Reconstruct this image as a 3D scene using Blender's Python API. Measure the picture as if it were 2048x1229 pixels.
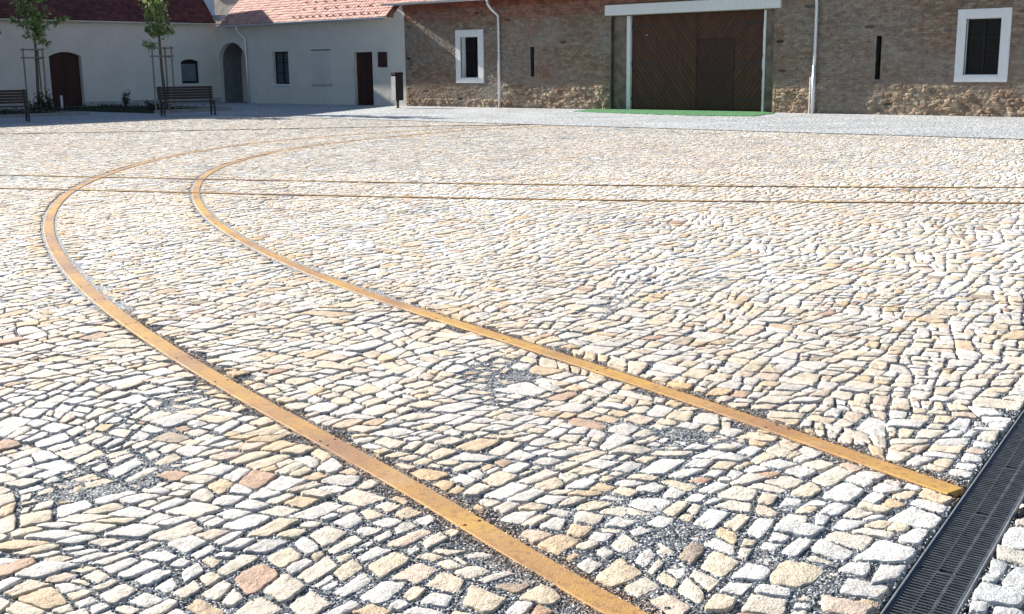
import bpy, math, random
import numpy as np
from mathutils import Matrix, Vector
random.seed(7); RG = np.random.default_rng(11)
for o in list(bpy.data.objects): bpy.data.objects.remove(o)
SC = bpy.context.scene
COL = SC.collection
R_ = math.radians

# ------------------------------------------------------------------ camera
CAMH = 1.4
PITCH, ROLL = 0.2055606, -0.0117455
cam = bpy.data.cameras.new('camera'); camo = bpy.data.objects.new('camera', cam); COL.objects.link(camo)
cam.sensor_width = 36; cam.lens = 2302.7257/2048*36; cam.clip_start = .05; cam.clip_end = 3000
fw = Vector((0, math.cos(PITCH), -math.sin(PITCH))); rt = Vector((1, 0, 0)); up = rt.cross(fw)
r2 = rt*math.cos(ROLL)+up*math.sin(ROLL); u2 = -rt*math.sin(ROLL)+up*math.cos(ROLL)
M = Matrix((r2, u2, -fw)).transposed().to_4x4(); M.translation = (0, 0, CAMH); camo.matrix_world = M
SC.camera = camo
SC.render.resolution_x = 1024; SC.render.resolution_y = 614

# ------------------------------------------------------------------ frame of the two house fronts
TH = -0.7137748
UA = Vector((math.cos(TH), math.sin(TH), 0)); NA = Vector((-math.sin(TH), math.cos(TH), 0))
OC = Vector((-12.8538, 52.06865, 0))
K = 1.4/1.3
def W(s, n, z=0): return OC+UA*s+NA*n+Vector((0, 0, z))

# ------------------------------------------------------------------ light
ELEV, AZ = R_(26.5), R_(5.0)
trav = (UA*math.cos(AZ)+NA*math.sin(AZ))*math.cos(ELEV)-Vector((0, 0, math.sin(ELEV)))
sl = bpy.data.lights.new('sun', 'SUN'); slo = bpy.data.objects.new('sun', sl); COL.objects.link(slo)
sl.energy = 5.0; sl.angle = R_(.5); sl.color = (1, .93, .82)
slo.rotation_euler = trav.to_track_quat('-Z', 'Y').to_euler(); slo.location = (0, 0, 30)
wd = bpy.data.worlds.new('World'); SC.world = wd; wd.use_nodes = True
nt = wd.node_tree; bg = nt.nodes['Background']; sky = nt.nodes.new('ShaderNodeTexSky'); sky.sky_type = 'NISHITA'
sky.sun_disc = False; sky.sun_elevation = ELEV; sky.sun_rotation = math.atan2(-trav.x, -trav.y)
sky.air_density = 1.0; sky.dust_density = .4; sky.ozone_density = 2.0
nt.links.new(sky.outputs[0], bg.inputs[0]); bg.inputs[1].default_value = .05
SC.view_settings.view_transform = 'Standard'; SC.view_settings.look = 'None'
SC.view_settings.exposure = 1.25; SC.view_settings.gamma = 1
SC.render.engine = 'CYCLES'

# ------------------------------------------------------------------ noise and mesh helpers
def _h(ix, iy, s):
    n = (ix.astype(np.int64)*374761393+iy.astype(np.int64)*668265263+s*982451653) & 0xffffffff
    n = ((n ^ (n >> 13))*1274126177) & 0xffffffff
    return ((n ^ (n >> 16)) & 0xffff)/65535.0
def vn(x, y, s=0):
    x = np.asarray(x, float); y = np.asarray(y, float)+np.zeros_like(x)
    ix = np.floor(x); iy = np.floor(y); fx = x-ix; fy = y-iy; fx = fx*fx*(3-2*fx); fy = fy*fy*(3-2*fy)
    a = _h(ix, iy, s); b = _h(ix+1, iy, s); c = _h(ix, iy+1, s); d = _h(ix+1, iy+1, s)
    return (a*(1-fx)+b*fx)*(1-fy)+(c*(1-fx)+d*fx)*fy
def fbm(x, y, s=0, o=3):
    t = 0; a = 1; w = 0
    for i in range(o): t = t+a*vn(x*2**i, y*2**i, s+i*17); w += a; a *= .5
    return t/w

def link(name, me, mat=None, parent=None):
    o = bpy.data.objects.new(name, me); COL.objects.link(o)
    if mat is not None:
        for m in (mat if isinstance(mat, (list, tuple)) else [mat]): me.materials.append(m)
    if parent is not None: o.parent = parent
    return o
def npmesh(name, V, F, mat=None, parent=None, col=None, smooth=False, mi=None):
    FS = smooth if isinstance(smooth, list) else None; smooth = False if FS else smooth
    """F: list of (n,k) int arrays"""
    me = bpy.data.meshes.new(name)
    V = np.asarray(V, np.float32); F = [np.asarray(f, np.int32) for f in F if len(f)]
    nl = sum(f.size for f in F); nf = sum(len(f) for f in F)
    me.vertices.add(len(V)); me.vertices.foreach_set('co', V.ravel())
    me.loops.add(nl); me.loops.foreach_set('vertex_index', np.concatenate([f.ravel() for f in F]))
    tot = np.concatenate([np.full(len(f), f.shape[1], np.int32) for f in F]); st = np.concatenate([[0], np.cumsum(tot)[:-1]]).astype(np.int32)
    me.polygons.add(nf); me.polygons.foreach_set('loop_start', st); me.polygons.foreach_set('loop_total', tot)
    if mi is not None: me.polygons.foreach_set('material_index', np.asarray(mi, np.int32))
    me.polygons.foreach_set('use_smooth', np.full(nf, smooth) if FS is None else np.concatenate(FS))
    me.update(calc_edges=True)
    if col is not None:
        a = me.attributes.new('tone', 'FLOAT_COLOR', 'POINT'); C = np.ones((len(V), 4), np.float32); C[:, :3] = col
        a.data.foreach_set('color', C.ravel())
    return link(name, me, mat, parent)

class MB:
    """collects simple solids and links them as one mesh"""
    def __init__(s): s.v = []; s.f = []; s.m = []
    def add(s, vs, fs, m=0):
        b = len(s.v); s.v += [tuple(v) for v in vs]; s.f += [tuple(b+i for i in f) for f in fs]; s.m += [m]*len(fs); return s
    def box(s, x0, x1, y0, y1, z0, z1, m=0, T=None, bev=0):
        if bev > 0:
            b = min(bev, (x1-x0)/2.01, (y1-y0)/2.01, (z1-z0)/2.01); vs = []; 
            import itertools
            bm = __import__('bmesh').new(); __import__('bmesh').ops.create_cube(bm, size=1)
            for v in bm.verts: v.co = Vector(((x0+x1)/2+v.co.x*(x1-x0), (y0+y1)/2+v.co.y*(y1-y0), (z0+z1)/2+v.co.z*(z1-z0)))
            __import__('bmesh').ops.bevel(bm, geom=bm.edges[:], offset=b, segments=2, affect='EDGES')
            bm.verts.index_update(); vs = [v.co.copy() for v in bm.verts]; fs = [[v.index for v in f.verts] for f in bm.faces]; bm.free()
        else:
            vs = [Vector(p) for p in ((x0, y0, z0), (x1, y0, z0), (x1, y1, z0), (x0, y1, z0), (x0, y0, z1), (x1, y0, z1), (x1, y1, z1), (x0, y1, z1))]
            fs = [(0, 3, 2, 1), (4, 5, 6, 7), (0, 1, 5, 4), (1, 2, 6, 5), (2, 3, 7, 6), (3, 0, 4, 7)]
        if T is not None: vs = [T @ v for v in vs]
        return s.add(vs, fs, m)
    def tube(s, pts, r, n=8, m=0, cap=True):
        pts = [Vector(p) for p in pts]; rs = r if isinstance(r, (list, tuple)) else [r]*len(pts); vs = []; fs = []; pv = None
        for i, p in enumerate(pts):
            t = (pts[min(i+1, len(pts)-1)]-pts[max(i-1, 0)]).normalized()
            if pv is None: a = t.orthogonal().normalized()
            else: a = (pv-t*pv.dot(t)).normalized()
            pv = a; b = t.cross(a)
            for k in range(n): vs.append(p+(a*math.cos(2*math.pi*k/n)+b*math.sin(2*math.pi*k/n))*rs[i])
        for i in range(len(pts)-1):
            for k in range(n): fs.append((i*n+k, i*n+(k+1) % n, (i+1)*n+(k+1) % n, (i+1)*n+k))
        if cap: fs.append(tuple(range(n-1, -1, -1))); fs.append(tuple((len(pts)-1)*n+k for k in range(n)))
        return s.add(vs, fs, m)
    def build(s, name, mat, parent=None, smooth=False):
        me = bpy.data.meshes.new(name); me.from_pydata(s.v, [], s.f); me.polygons.foreach_set('material_index', s.m)
        if smooth: me.polygons.foreach_set('use_smooth', [True]*len(s.f))
        me.update(); return link(name, me, mat, parent)
def thing(name, label, cat, T=None, group=None):
    o = bpy.data.objects.new(name, None); COL.objects.link(o); o.empty_display_size = .2
    if T is not None: o.matrix_world = T
    return tag(o, label, cat, group)
def tag(o, label, cat, group=None):
    o['label'] = label; o['category'] = cat
    if group: o['group'] = group
    return o
def struct(o, kind='structure'): o['kind'] = kind; return o
TW = Matrix((UA, NA, Vector((0, 0, 1)))).transposed().to_4x4(); TW.translation = OC   # wall frame: x = s, y = n, z up
def TWat(s, n, rz=0, z=0): return TW @ Matrix.Translation((s, n, z)) @ Matrix.Rotation(rz, 4, 'Z')

# ------------------------------------------------------------------ materials
class NM:
    def __init__(s, name, rough=.8, spec=.5, metal=0):
        s.m = bpy.data.materials.new(name); s.m.use_nodes = True; s.t = s.m.node_tree; s.b = s.t.nodes['Principled BSDF']
        s.b.inputs['Roughness'].default_value = rough; s.b.inputs['Specular IOR Level'].default_value = spec; s.b.inputs['Metallic'].default_value = metal
        s.tc = s.t.nodes.new('ShaderNodeTexCoord'); s.last = None
    def n(s, ty, **kw):
        n = s.t.nodes.new(ty)
        for k, v in kw.items(): setattr(n, k, v)
        return n
    def put(s, sock, v):
        if hasattr(v, 'is_linked') or hasattr(v, 'links'): s.t.links.new(v, sock)
        else: sock.default_value = v
    def noise(s, scale, detail=4, rough=.55, vec=None, sc=None):
        n = s.n('ShaderNodeTexNoise'); n.inputs['Scale'].default_value = scale; n.inputs['Detail'].default_value = detail; n.inputs['Roughness'].default_value = rough
        s.t.links.new(vec or s.coord(sc), n.inputs['Vector']); return n.outputs['Fac']
    def coord(s, sc=None):
        if sc is None: return s.tc.outputs['Object']
        mp = s.n('ShaderNodeMapping'); mp.inputs['Scale'].default_value = sc; s.t.links.new(s.tc.outputs['Object'], mp.inputs['Vector']); return mp.outputs[0]
    def voro(s, scale, feature='F1', out='Distance', sc=None, rnd=1):
        n = s.n('ShaderNodeTexVoronoi', feature=feature); n.inputs['Scale'].default_value = scale; n.inputs['Randomness'].default_value = rnd
        s.t.links.new(s.coord(sc), n.inputs['Vector']); return n.outputs[out]
    def ramp(s, fac, stops):
        n = s.n('ShaderNodeValToRGB'); cr = n.color_ramp
        while len(cr.elements) < len(stops): cr.elements.new(.5)
        for e, (p, c) in zip(cr.elements, stops):
            e.position = p; e.color = (c, c, c, 1) if isinstance(c, (int, float)) else (*c, 1)
        s.t.links.new(fac, n.inputs[0]); return n.outputs[0]
    def mix(s, fac, a, b, mode='MIX'):
        n = s.n('ShaderNodeMix', data_type='RGBA', blend_type=mode)
        s.put(n.inputs[0], fac)
        for k, v in ((6, a), (7, b)): s.put(n.inputs[k], (*v, 1) if isinstance(v, tuple) and len(v) == 3 else v)
        return n.outputs[2]
    def math(s, op, a, b=0.):
        n = s.n('ShaderNodeMath', operation=op); s.put(n.inputs[0], a); s.put(n.inputs[1], b); return n.outputs[0]
    def attr(s, name='tone'):
        n = s.n('ShaderNodeAttribute'); n.attribute_name = name; return n.outputs['Color']
    def bump(s, h, dist=.01, strength=1):
        n = s.n('ShaderNodeBump'); n.inputs['Distance'].default_value = dist; n.inputs['Strength'].default_value = strength
        s.t.links.new(h, n.inputs['Height'])
        if s.last: s.t.links.new(s.last, n.inputs['Normal'])
        s.last = n.outputs[0]; s.t.links.new(s.last, s.b.inputs['Normal'])
    def color(s, c): s.put(s.b.inputs['Base Color'], (*c, 1) if isinstance(c, tuple) else c); return s

def simple(name, c, rough=.7, spec=.4, metal=0, var=.25, scale=3, bump=0, bscale=60):
    m = NM(name, rough, spec, metal)
    f = m.ramp(m.noise(scale, 5, .6), [(.3, 1-var), (.7, 1+var*.4)])
    m.color(m.mix(1., c, f, 'MULTIPLY'))
    if bump: m.bump(m.noise(bscale, 4), bump)
    return m.m

def mat_stone():
    m = NM('cobble_stone', .72, .38)
    a = m.attr()
    n1 = m.noise(22, 5, .65); n2 = m.noise(110, 4, .7); pits = m.voro(55)
    c = m.mix(1., a, m.ramp(n1, [(.3, .74), (.5, .95), (.72, 1.1)]), 'MULTIPLY')
    c = m.mix(m.ramp(n2, [(.50, 0.), (.70, .42)]), c, (.36, .29, .20))
    pm = m.math('MULTIPLY', m.ramp(pits, [(.06, 1.), (.17, 0.)]), m.ramp(m.noise(9, 3), [(.46, 0.), (.62, 1.)]))
    c = m.mix(m.math('MULTIPLY', pm, .75), c, (.14, .11, .09))
    m.color(c)
    m.bump(n1, .010, 1.); m.bump(n2, .007, 1.); m.bump(m.math('MULTIPLY', pm, -1.), .004, .8)
    return m.m
def mat_gravel(name='gravel', sc=1.):
    m = NM(name, .8, .35)
    v = m.n('ShaderNodeTexVoronoi'); v.inputs['Scale'].default_value = 120*sc; m.t.links.new(m.coord(), v.inputs['Vector'])
    sep = m.n('ShaderNodeSeparateColor'); m.t.links.new(v.outputs['Color'], sep.inputs[0])
    c = m.ramp(sep.outputs[0], [(0, (.06, .07, .085)), (.45, (.18, .20, .23)), (.8, (.36, .38, .40)), (1, (.62, .63, .62))])
    c = m.mix(m.ramp(v.outputs['Distance'], [(.35, 0.), (.75, .8)]), c, (.03, .03, .035))
    c = m.mix(.75, c, m.attr(), 'MULTIPLY')
    m.color(c); m.bump(m.math('MULTIPLY', v.outputs['Distance'], -1.), .006, 1)
    m.bump(m.noise(30, 4), .01, .8)
    return m.m
def mat_pebble():
    m = NM('gravel_chip', .75, .4); m.color(m.attr()); return m.m
def mat_plaster(name, c, dirt=.12):
    m = NM(name, .88, .2)
    f = m.ramp(m.noise(1.1, 6, .6), [(.3, 1-dirt), (.7, 1.)])
    f2 = m.ramp(m.noise(9, 4, .6, sc=(1, 1, .25)), [(.35, .94), (.65, 1.)])
    m.color(m.mix(1., m.mix(1., c, f, 'MULTIPLY'), f2, 'MULTIPLY')); m.bump(m.noise(35, 5), .006, .5); m.bump(m.noise(2.2, 3), .03, .6)
    return m.m
def mat_tile():
    m = NM('roof_tile', .75, .35)
    m.color(m.mix(1., m.attr(), m.ramp(m.noise(14, 5, .6), [(.3, .85), (.7, 1.05)]), 'MULTIPLY')); m.bump(m.noise(70, 3), .003, .6)
    return m.m
def mat_barnwall():
    m = NM('rubble_brick', .9, .2); a = m.attr()
    c = m.mix(1., a, m.ramp(m.noise(6, 6, .65), [(.28, .6), (.5, .95), (.72, 1.22)]), 'MULTIPLY')
    c = m.mix(m.ramp(m.noise(1.3, 5, .6, sc=(1, 1, 1.6)), [(.5, 0.), (.7, .3)]), c, (.30, .28, .25))
    m.color(c); m.bump(m.noise(38, 4), .012, .8); return m.m
def mat_wood(name, c, c2, diag=None, scale=1.):
    m = NM(name, .62, .35)
    w = m.noise(5*scale, 5, .6, sc=(1, 1, .12) if diag is None else None)
    m.color(m.mix(m.ramp(w, [(.35, 0.), (.65, 1.)]), c, c2)); m.bump(m.noise(40, 4, sc=(1, 1, .1)), .002); return m.m
def mat_rust():
    m = NM('rusted_steel', .55, .5, .0)
    n1 = m.noise(1.1, 3, .5); n2 = m.noise(9, 6, .7); n3 = m.noise(160, 3, .7)
    c = m.ramp(n1, [(.30, (.25, .14, .085)), (.42, (.33, .185, .09)), (.52, (.43, .245, .075)), (.64, (.53, .32, .07))])
    c = m.mix(m.ramp(n2, [(.45, 0.), (.72, .55)]), c, (.36, .20, .115))
    c = m.mix(m.ramp(n3, [(.56, 0.), (.75, .5)]), c, (.52, .35, .18))
    n4 = m.noise(34, 5, .75); c = m.mix(m.ramp(n4, [(.5, 0.), (.62, .55)]), c, (.20, .10, .06))
    n5 = m.noise(3.2, 4, .7); c = m.mix(m.ramp(n5, [(.55, 0.), (.7, .4)]), c, (.50, .38, .27))
    m.color(c); m.bump(n3, .003, .8); m.bump(n2, .003, .4)
    m.put(m.b.inputs['Roughness'], m.ramp(n2, [(.3, .6), (.7, .85)])); return m.m
def mat_setts():
    m = NM('grey_setts', .8, .35)
    v = m.n('ShaderNodeTexVoronoi'); v.inputs['Scale'].default_value = 8.5; v.inputs['Randomness'].default_value = .75; m.t.links.new(m.coord(), v.inputs['Vector'])
    e = m.voro(8.5, 'DISTANCE_TO_EDGE', rnd=.75)
    sep = m.n('ShaderNodeSeparateColor'); m.t.links.new(v.outputs['Color'], sep.inputs[0])
    c = m.ramp(sep.outputs[0], [(0, (.40, .43, .46)), (.5, (.50, .53, .56)), (1, (.62, .64, .66))])
    c = m.mix(1., c, m.ramp(m.noise(.5, 4), [(.3, .8), (.7, 1.1)]), 'MULTIPLY')
    c = m.mix(m.ramp(e, [(.02, .6), (.09, 0.)]), c, (.12, .12, .12))
    m.color(c); m.bump(m.ramp(e, [(0, 0.), (.16, 1.)]), .012, 1); m.bump(m.noise(40, 4), .004); return m.m

STONE = mat_stone(); GRAVEL = mat_gravel(); PEB = mat_pebble(); RUST = mat_rust(); SETTS = mat_setts(); TILE = mat_tile(); BARNW = mat_barnwall()
PLAST = mat_plaster('white_plaster', (.78, .745, .68)); TRIM = mat_plaster('white_trim', (.80, .82, .84), .05)
ZINC = simple('zinc', (.72, .74, .78), .36, .5, .45, .12); DARKM = simple('dark_metal', (.03, .032, .036), .5, .4, 0, .3)
IRON = simple('cast_iron', (.11, .125, .145), .5, .5, .35, .45, 25, .001, 200)
GLASS = simple('dark_glass', (.012, .012, .016), .12, .12); FRAMED = simple('dark_frame', (.016, .015, .018), .5, .2)
WOODG = mat_wood('gate_wood', (.07, .035, .022), (.04, .02, .015)); WOODD = mat_wood('door_wood', (.062, .023, .018), (.036, .014, .012))
WOODB = mat_wood('bench_wood', (.05, .032, .026), (.03, .02, .017)); PALE = mat_wood('pale_wood', (.36, .31, .25), (.22, .18, .14))
BARK = simple('bark', (.16, .13, .10), .9, .2, 0, .4, 12, .01, 40)
MAT_G = simple('artificial_grass', (.10, .26, .12), .85, .2, 0, .2, 6, .01, 160)
SOIL = simple('soil', (.05, .06, .035), .95, .1, 0, .4, 8, .03, 20); KERB = simple('kerb_stone', (.32, .32, .31), .8)
BIN_L = simple('bin_panel', (.55, .50, .48), .6); BIN_D = simple('bin_dark', (.014, .010, .012), .5)  # panel lifted for grazing sun, body darkened for its shaded face
def mat_leaf():
    m = NM('leaf', .5, .4); m.color(m.attr())
    tr = m.n('ShaderNodeBsdfTranslucent'); m.t.links.new(m.attr(), tr.inputs[0]); mx = m.n('ShaderNodeMixShader'); mx.inputs[0].default_value = .35
    out = m.t.nodes['Material Output']; m.t.links.new(m.b.outputs[0], mx.inputs[1]); m.t.links.new(tr.outputs[0], mx.inputs[2]); m.t.links.new(mx.outputs[0], out.inputs[0])
    return m.m
LEAF = mat_leaf()

# ------------------------------------------------------------------ rail lines measured on the ground
OUTER = [(0.5, 28.6), (-0.41, 28.0), (-2.6, 26.35), (-4.15, 24.7), (-5.1, 22.9), (-5.6, 21.02), (-5.78, 19.1), (-5.76, 17.2), (-5.60, 15.59), (-5.42, 14.37), (-5.19, 13.35), (-4.93, 12.41), (-4.63, 11.48), (-4.27, 10.5), (-3.91, 9.67), (-3.5, 8.80), (-3.14, 8.07), (-2.77, 7.39), (-2.43, 6.8), (-2.13, 6.30), (-1.69, 5.62), (-1.34, 5.09), (-1.02, 4.65), (-0.68, 4.18), (-0.39, 3.78), (-0.15, 3.44), (0.0, 3.18), (0.155, 2.93), (0.53, 2.40), (1.3, 1.5), (2.2, .4)]
INNER = [(0.9, 27.9), (-0.83, 26.5), (-2.35, 24.75), (-3.5, 22.7), (-4.05, 21.0), (-4.3, 19.02), (-4.35, 17.5), (-4.27, 16.32), (-4.12, 15.22), (-3.84, 13.9), (-3.49, 12.69), (-3.09, 11.5), (-2.7, 10.52), (-2.28, 9.61), (-1.9, 8.85), (-1.52, 8.16), (-1.2, 7.6), (-0.8, 6.98), (-0.5, 6.53), (-0.25, 6.20), (-0.01, 5.87), (0.28, 5.43), (0.55, 5.04), (0.79, 4.69), (0.97, 4.42), (1.22, 4.02), (1.34, 3.81), (1.468, 3.622)]
def catmull(P, step=.06):
    P = np.array(P, float)
    for _ in range(2):                                # light smoothing of the readings
        Q = P.copy(); Q[2:-2] = P[2:-2]*.5+(P[1:-3]+P[3:-1])*.25; P = Q
    out = []
    E = np.vstack([2*P[0]-P[1], P, 2*P[-1]-P[-2]])
    for i in range(1, len(E)-2):
        n = max(2, int(np.hypot(*(E[i+1]-E[i]))/.25)); t = np.linspace(0, 1, n, endpoint=False)[:, None]
        a, b, c, d = E[i-1:i+3]
        out.append(.5*(2*b+(c-a)*t+(2*a-5*b+4*c-d)*t**2+(-a+3*b-3*c+d)*t**3))
    out.append(P[-1:]); out = np.vstack(out)
    L = np.concatenate([[0], np.cumsum(np.hypot(*np.diff(out, axis=0).T))]); s = np.arange(0, L[-1], step); s[-1] = L[-1]
    out = np.c_[np.interp(s, L, out[:, 0]), np.interp(s, L, out[:, 1])]
    for _ in range(30): out[1:-1] = out[1:-1]*.5+(out[:-2]+out[2:])*.25
    return out
RO = catmull(OUTER); RI = catmull(INNER)
BACK = np.array([(-22, 21.0), (-13, 18.1), (-7.13, 16.15), (-5.78, 15.69), (-4.07, 15.14), (-2.28, 14.58), (0.11, 13.92), (2.21, 13.42), (5.77, 12.87), (9, 12.5), (16, 11.9)])
FRONT = np.array([(-22, 19.3), (-13, 16.4), (-5.61, 14.02), (-3.68, 13.42), (-1.22, 12.68), (0.42, 12.27), (1.97, 11.94), (5.14, 11.44), (9, 11.0), (16, 10.4)])
RB = catmull(BACK, .12); RF = catmull(FRONT, .12)
RAILS = [RO, RI, RB, RF]
def sdist(P, C, coarse=4):
    """signed distance of points P to polyline C (fine inside 0.6 m), and nearest index tangent normal"""
    n = len(P); D = np.full(n, 9.); N = np.zeros((n, 2)); Cc = C
    T = np.gradient(C, axis=0); T /= np.hypot(*T.T)[:, None]; Nn = np.c_[-T[:, 1], T[:, 0]]
    for i in range(0, n, 20000):
        p = P[i:i+20000]; d = (p[:, None, 0]-Cc[None, :, 0])**2+(p[:, None, 1]-Cc[None, :, 1])**2
        j = d.argmin(1); v = p-Cc[j]; sd = (v*Nn[j]).sum(1); al = np.abs((v*T[j]).sum(1))
        far = al > .15; D[i:i+20000] = np.where(far, np.sign(sd)*np.sqrt(d[np.arange(len(p)), j]), sd); N[i:i+20000] = Nn[j]
    return D, N
# drain line beside the camera
DA = np.array((.945, 2.757)); DB = np.array((2.094, 4.53)); DD = (DB-DA)/np.hypot(*(DB-DA)); DN = np.array((DD[1], -DD[0]))  # DN points right
DW = .17
def drain_off(P): return (P-DA) @ DN
def wallc(P):
    X = P-np.array((OC.x, OC.y)); return X @ np.array((UA.x, UA.y)), X @ np.array((NA.x, NA.y))
L2 = np.array([(-26., 30.), (-17, 26.8), (-11.47, 26.75), (-9.21, 27.5), (-6.33, 28.0), (-2.55, 28.45), (0.6, 28.6)])
RL2 = catmull(L2, .2)

# ------------------------------------------------------------------ cobbles: real stones, laid in wavering courses
PAL = np.array([(.79, .80, .81), (.79, .73, .64), (.77, .67, .52), (.70, .52, .33), (.72, .58, .49), (.48, .28, .19), (.67, .69, .72), (.35, .28, .23)])
PPR = np.array([.38, .29, .15, .045, .055, .010, .065, .007])
def patch_mask(x, y):
    """where loose gravel has spread over the stones"""
    f = fbm(x*1.5+3.1, y*1.1+7.7, 5, 3)
    m = np.clip((f-.66)/.10, 0, 1)*.8
    for cx, cy, r in ((.02, 3.05, .26), (.66, 4.25, .30), (-.15, 3.62, .15), (.45, 3.3, .2), (.1, 4.7, .16), (.8, 3.0, .2), (.32, 2.8, .2)):
        q = (x-cx)**2+((y-cy)*.8)**2; m = np.maximum(m, np.clip(1.25-q/r**2, 0, 1)*np.clip((vn(x*7, y*7, 9)-.35)*3, 0, 1))
    near = np.clip((5.6-y)/2.2, 0, 1)*np.clip((fbm(x*2.6+1, y*2.2, 6, 2)-.42)*5, 0, 1)*.40
    return np.maximum(m, near)
def lay_stones(ang, keep, amed, block=.8, warp=.08, seed=1, ext=56, origin=(0., 0.), slant=.15, asp=1.25, asig=.46, bj=.10):
    """flags cut out of wavering blocks by repeated slanting cuts: tight, angular stones without long straight rows"""
    rg = np.random.default_rng(seed); ca, sa = math.cos(ang), math.sin(ang); n = int(2*ext/block)
    g = -ext+np.arange(n+1)*block; U, Vv = np.meshgrid(g, g)
    U = U+rg.uniform(-bj, bj, U.shape)*block; Vv = Vv+rg.uniform(-bj, bj, U.shape)*block
    X = U*ca-Vv*sa+origin[0]; Y = U*sa+Vv*ca+origin[1]
    X = X+warp*(vn(X*.3+5, Y*.3, 21)-.5)*2; Y = Y+warp*(vn(X*.3, Y*.3+9, 23)-.5)*2
    P = np.stack([X, Y], -1); q = np.stack([P[:-1, :-1], P[:-1, 1:], P[1:, 1:], P[1:, :-1]], 2).reshape(-1, 4, 2)
    q = q[keep(q.mean(1), block)]; done = []
    lim = np.exp(rg.normal(math.log(amed), asig, len(q)*1)); 
    for it in range(14):
        d1 = q[:, 2]-q[:, 0]; d2 = q[:, 3]-q[:, 1]; A = .5*np.abs(d1[:, 0]*d2[:, 1]-d1[:, 1]*d2[:, 0])
        La = (np.hypot(*(q[:, 1]-q[:, 0]).T)+np.hypot(*(q[:, 2]-q[:, 3]).T))/2; Lb = (np.hypot(*(q[:, 3]-q[:, 0]).T)+np.hypot(*(q[:, 2]-q[:, 1]).T))/2
        lim = np.exp(rg.normal(math.log(amed*1.45), asig, len(q)))
        ar = np.maximum(La, Lb)/np.minimum(La, Lb); fin = ((A < lim) & (ar < 2.3)) | (A < amed*.33)
        done.append(q[fin]); q, La, Lb = q[~fin], La[~fin], Lb[~fin]
        if not len(q): break
        cu = (La*rg.uniform(.8, 1.25, len(q)) > Lb*asp)[:, None, None]
        r = np.where(cu, q, np.roll(q, -1, 1)); f = rg.uniform(.36, .64, len(q)); sl = rg.normal(0, slant, len(q)).clip(-.24, .24)
        fa = (f+sl/2).clip(.2, .8)[:, None]; fb = (f-sl/2).clip(.2, .8)[:, None]
        ma = r[:, 0]*(1-fa)+r[:, 1]*fa; mb = r[:, 3]*(1-fb)+r[:, 2]*fb
        a_ = np.stack([r[:, 0], ma, mb, r[:, 3]], 1); b_ = np.stack([ma, r[:, 1], r[:, 2], mb], 1)
        a_ = np.where(cu, a_, np.roll(a_, 1, 1)); b_ = np.where(cu, b_, np.roll(b_, 1, 1)); q = np.concatenate([a_, b_])
    done.append(q); Q = np.concatenate(done)
    Q = Q+.016*np.stack([vn(Q[..., 0]*9, Q[..., 1]*9, 25)-.5, vn(Q[..., 0]*9, Q[..., 1]*9, 26)-.5], -1)*1.5
    return Q[keep(Q.mean(1), 0.)]
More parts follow.
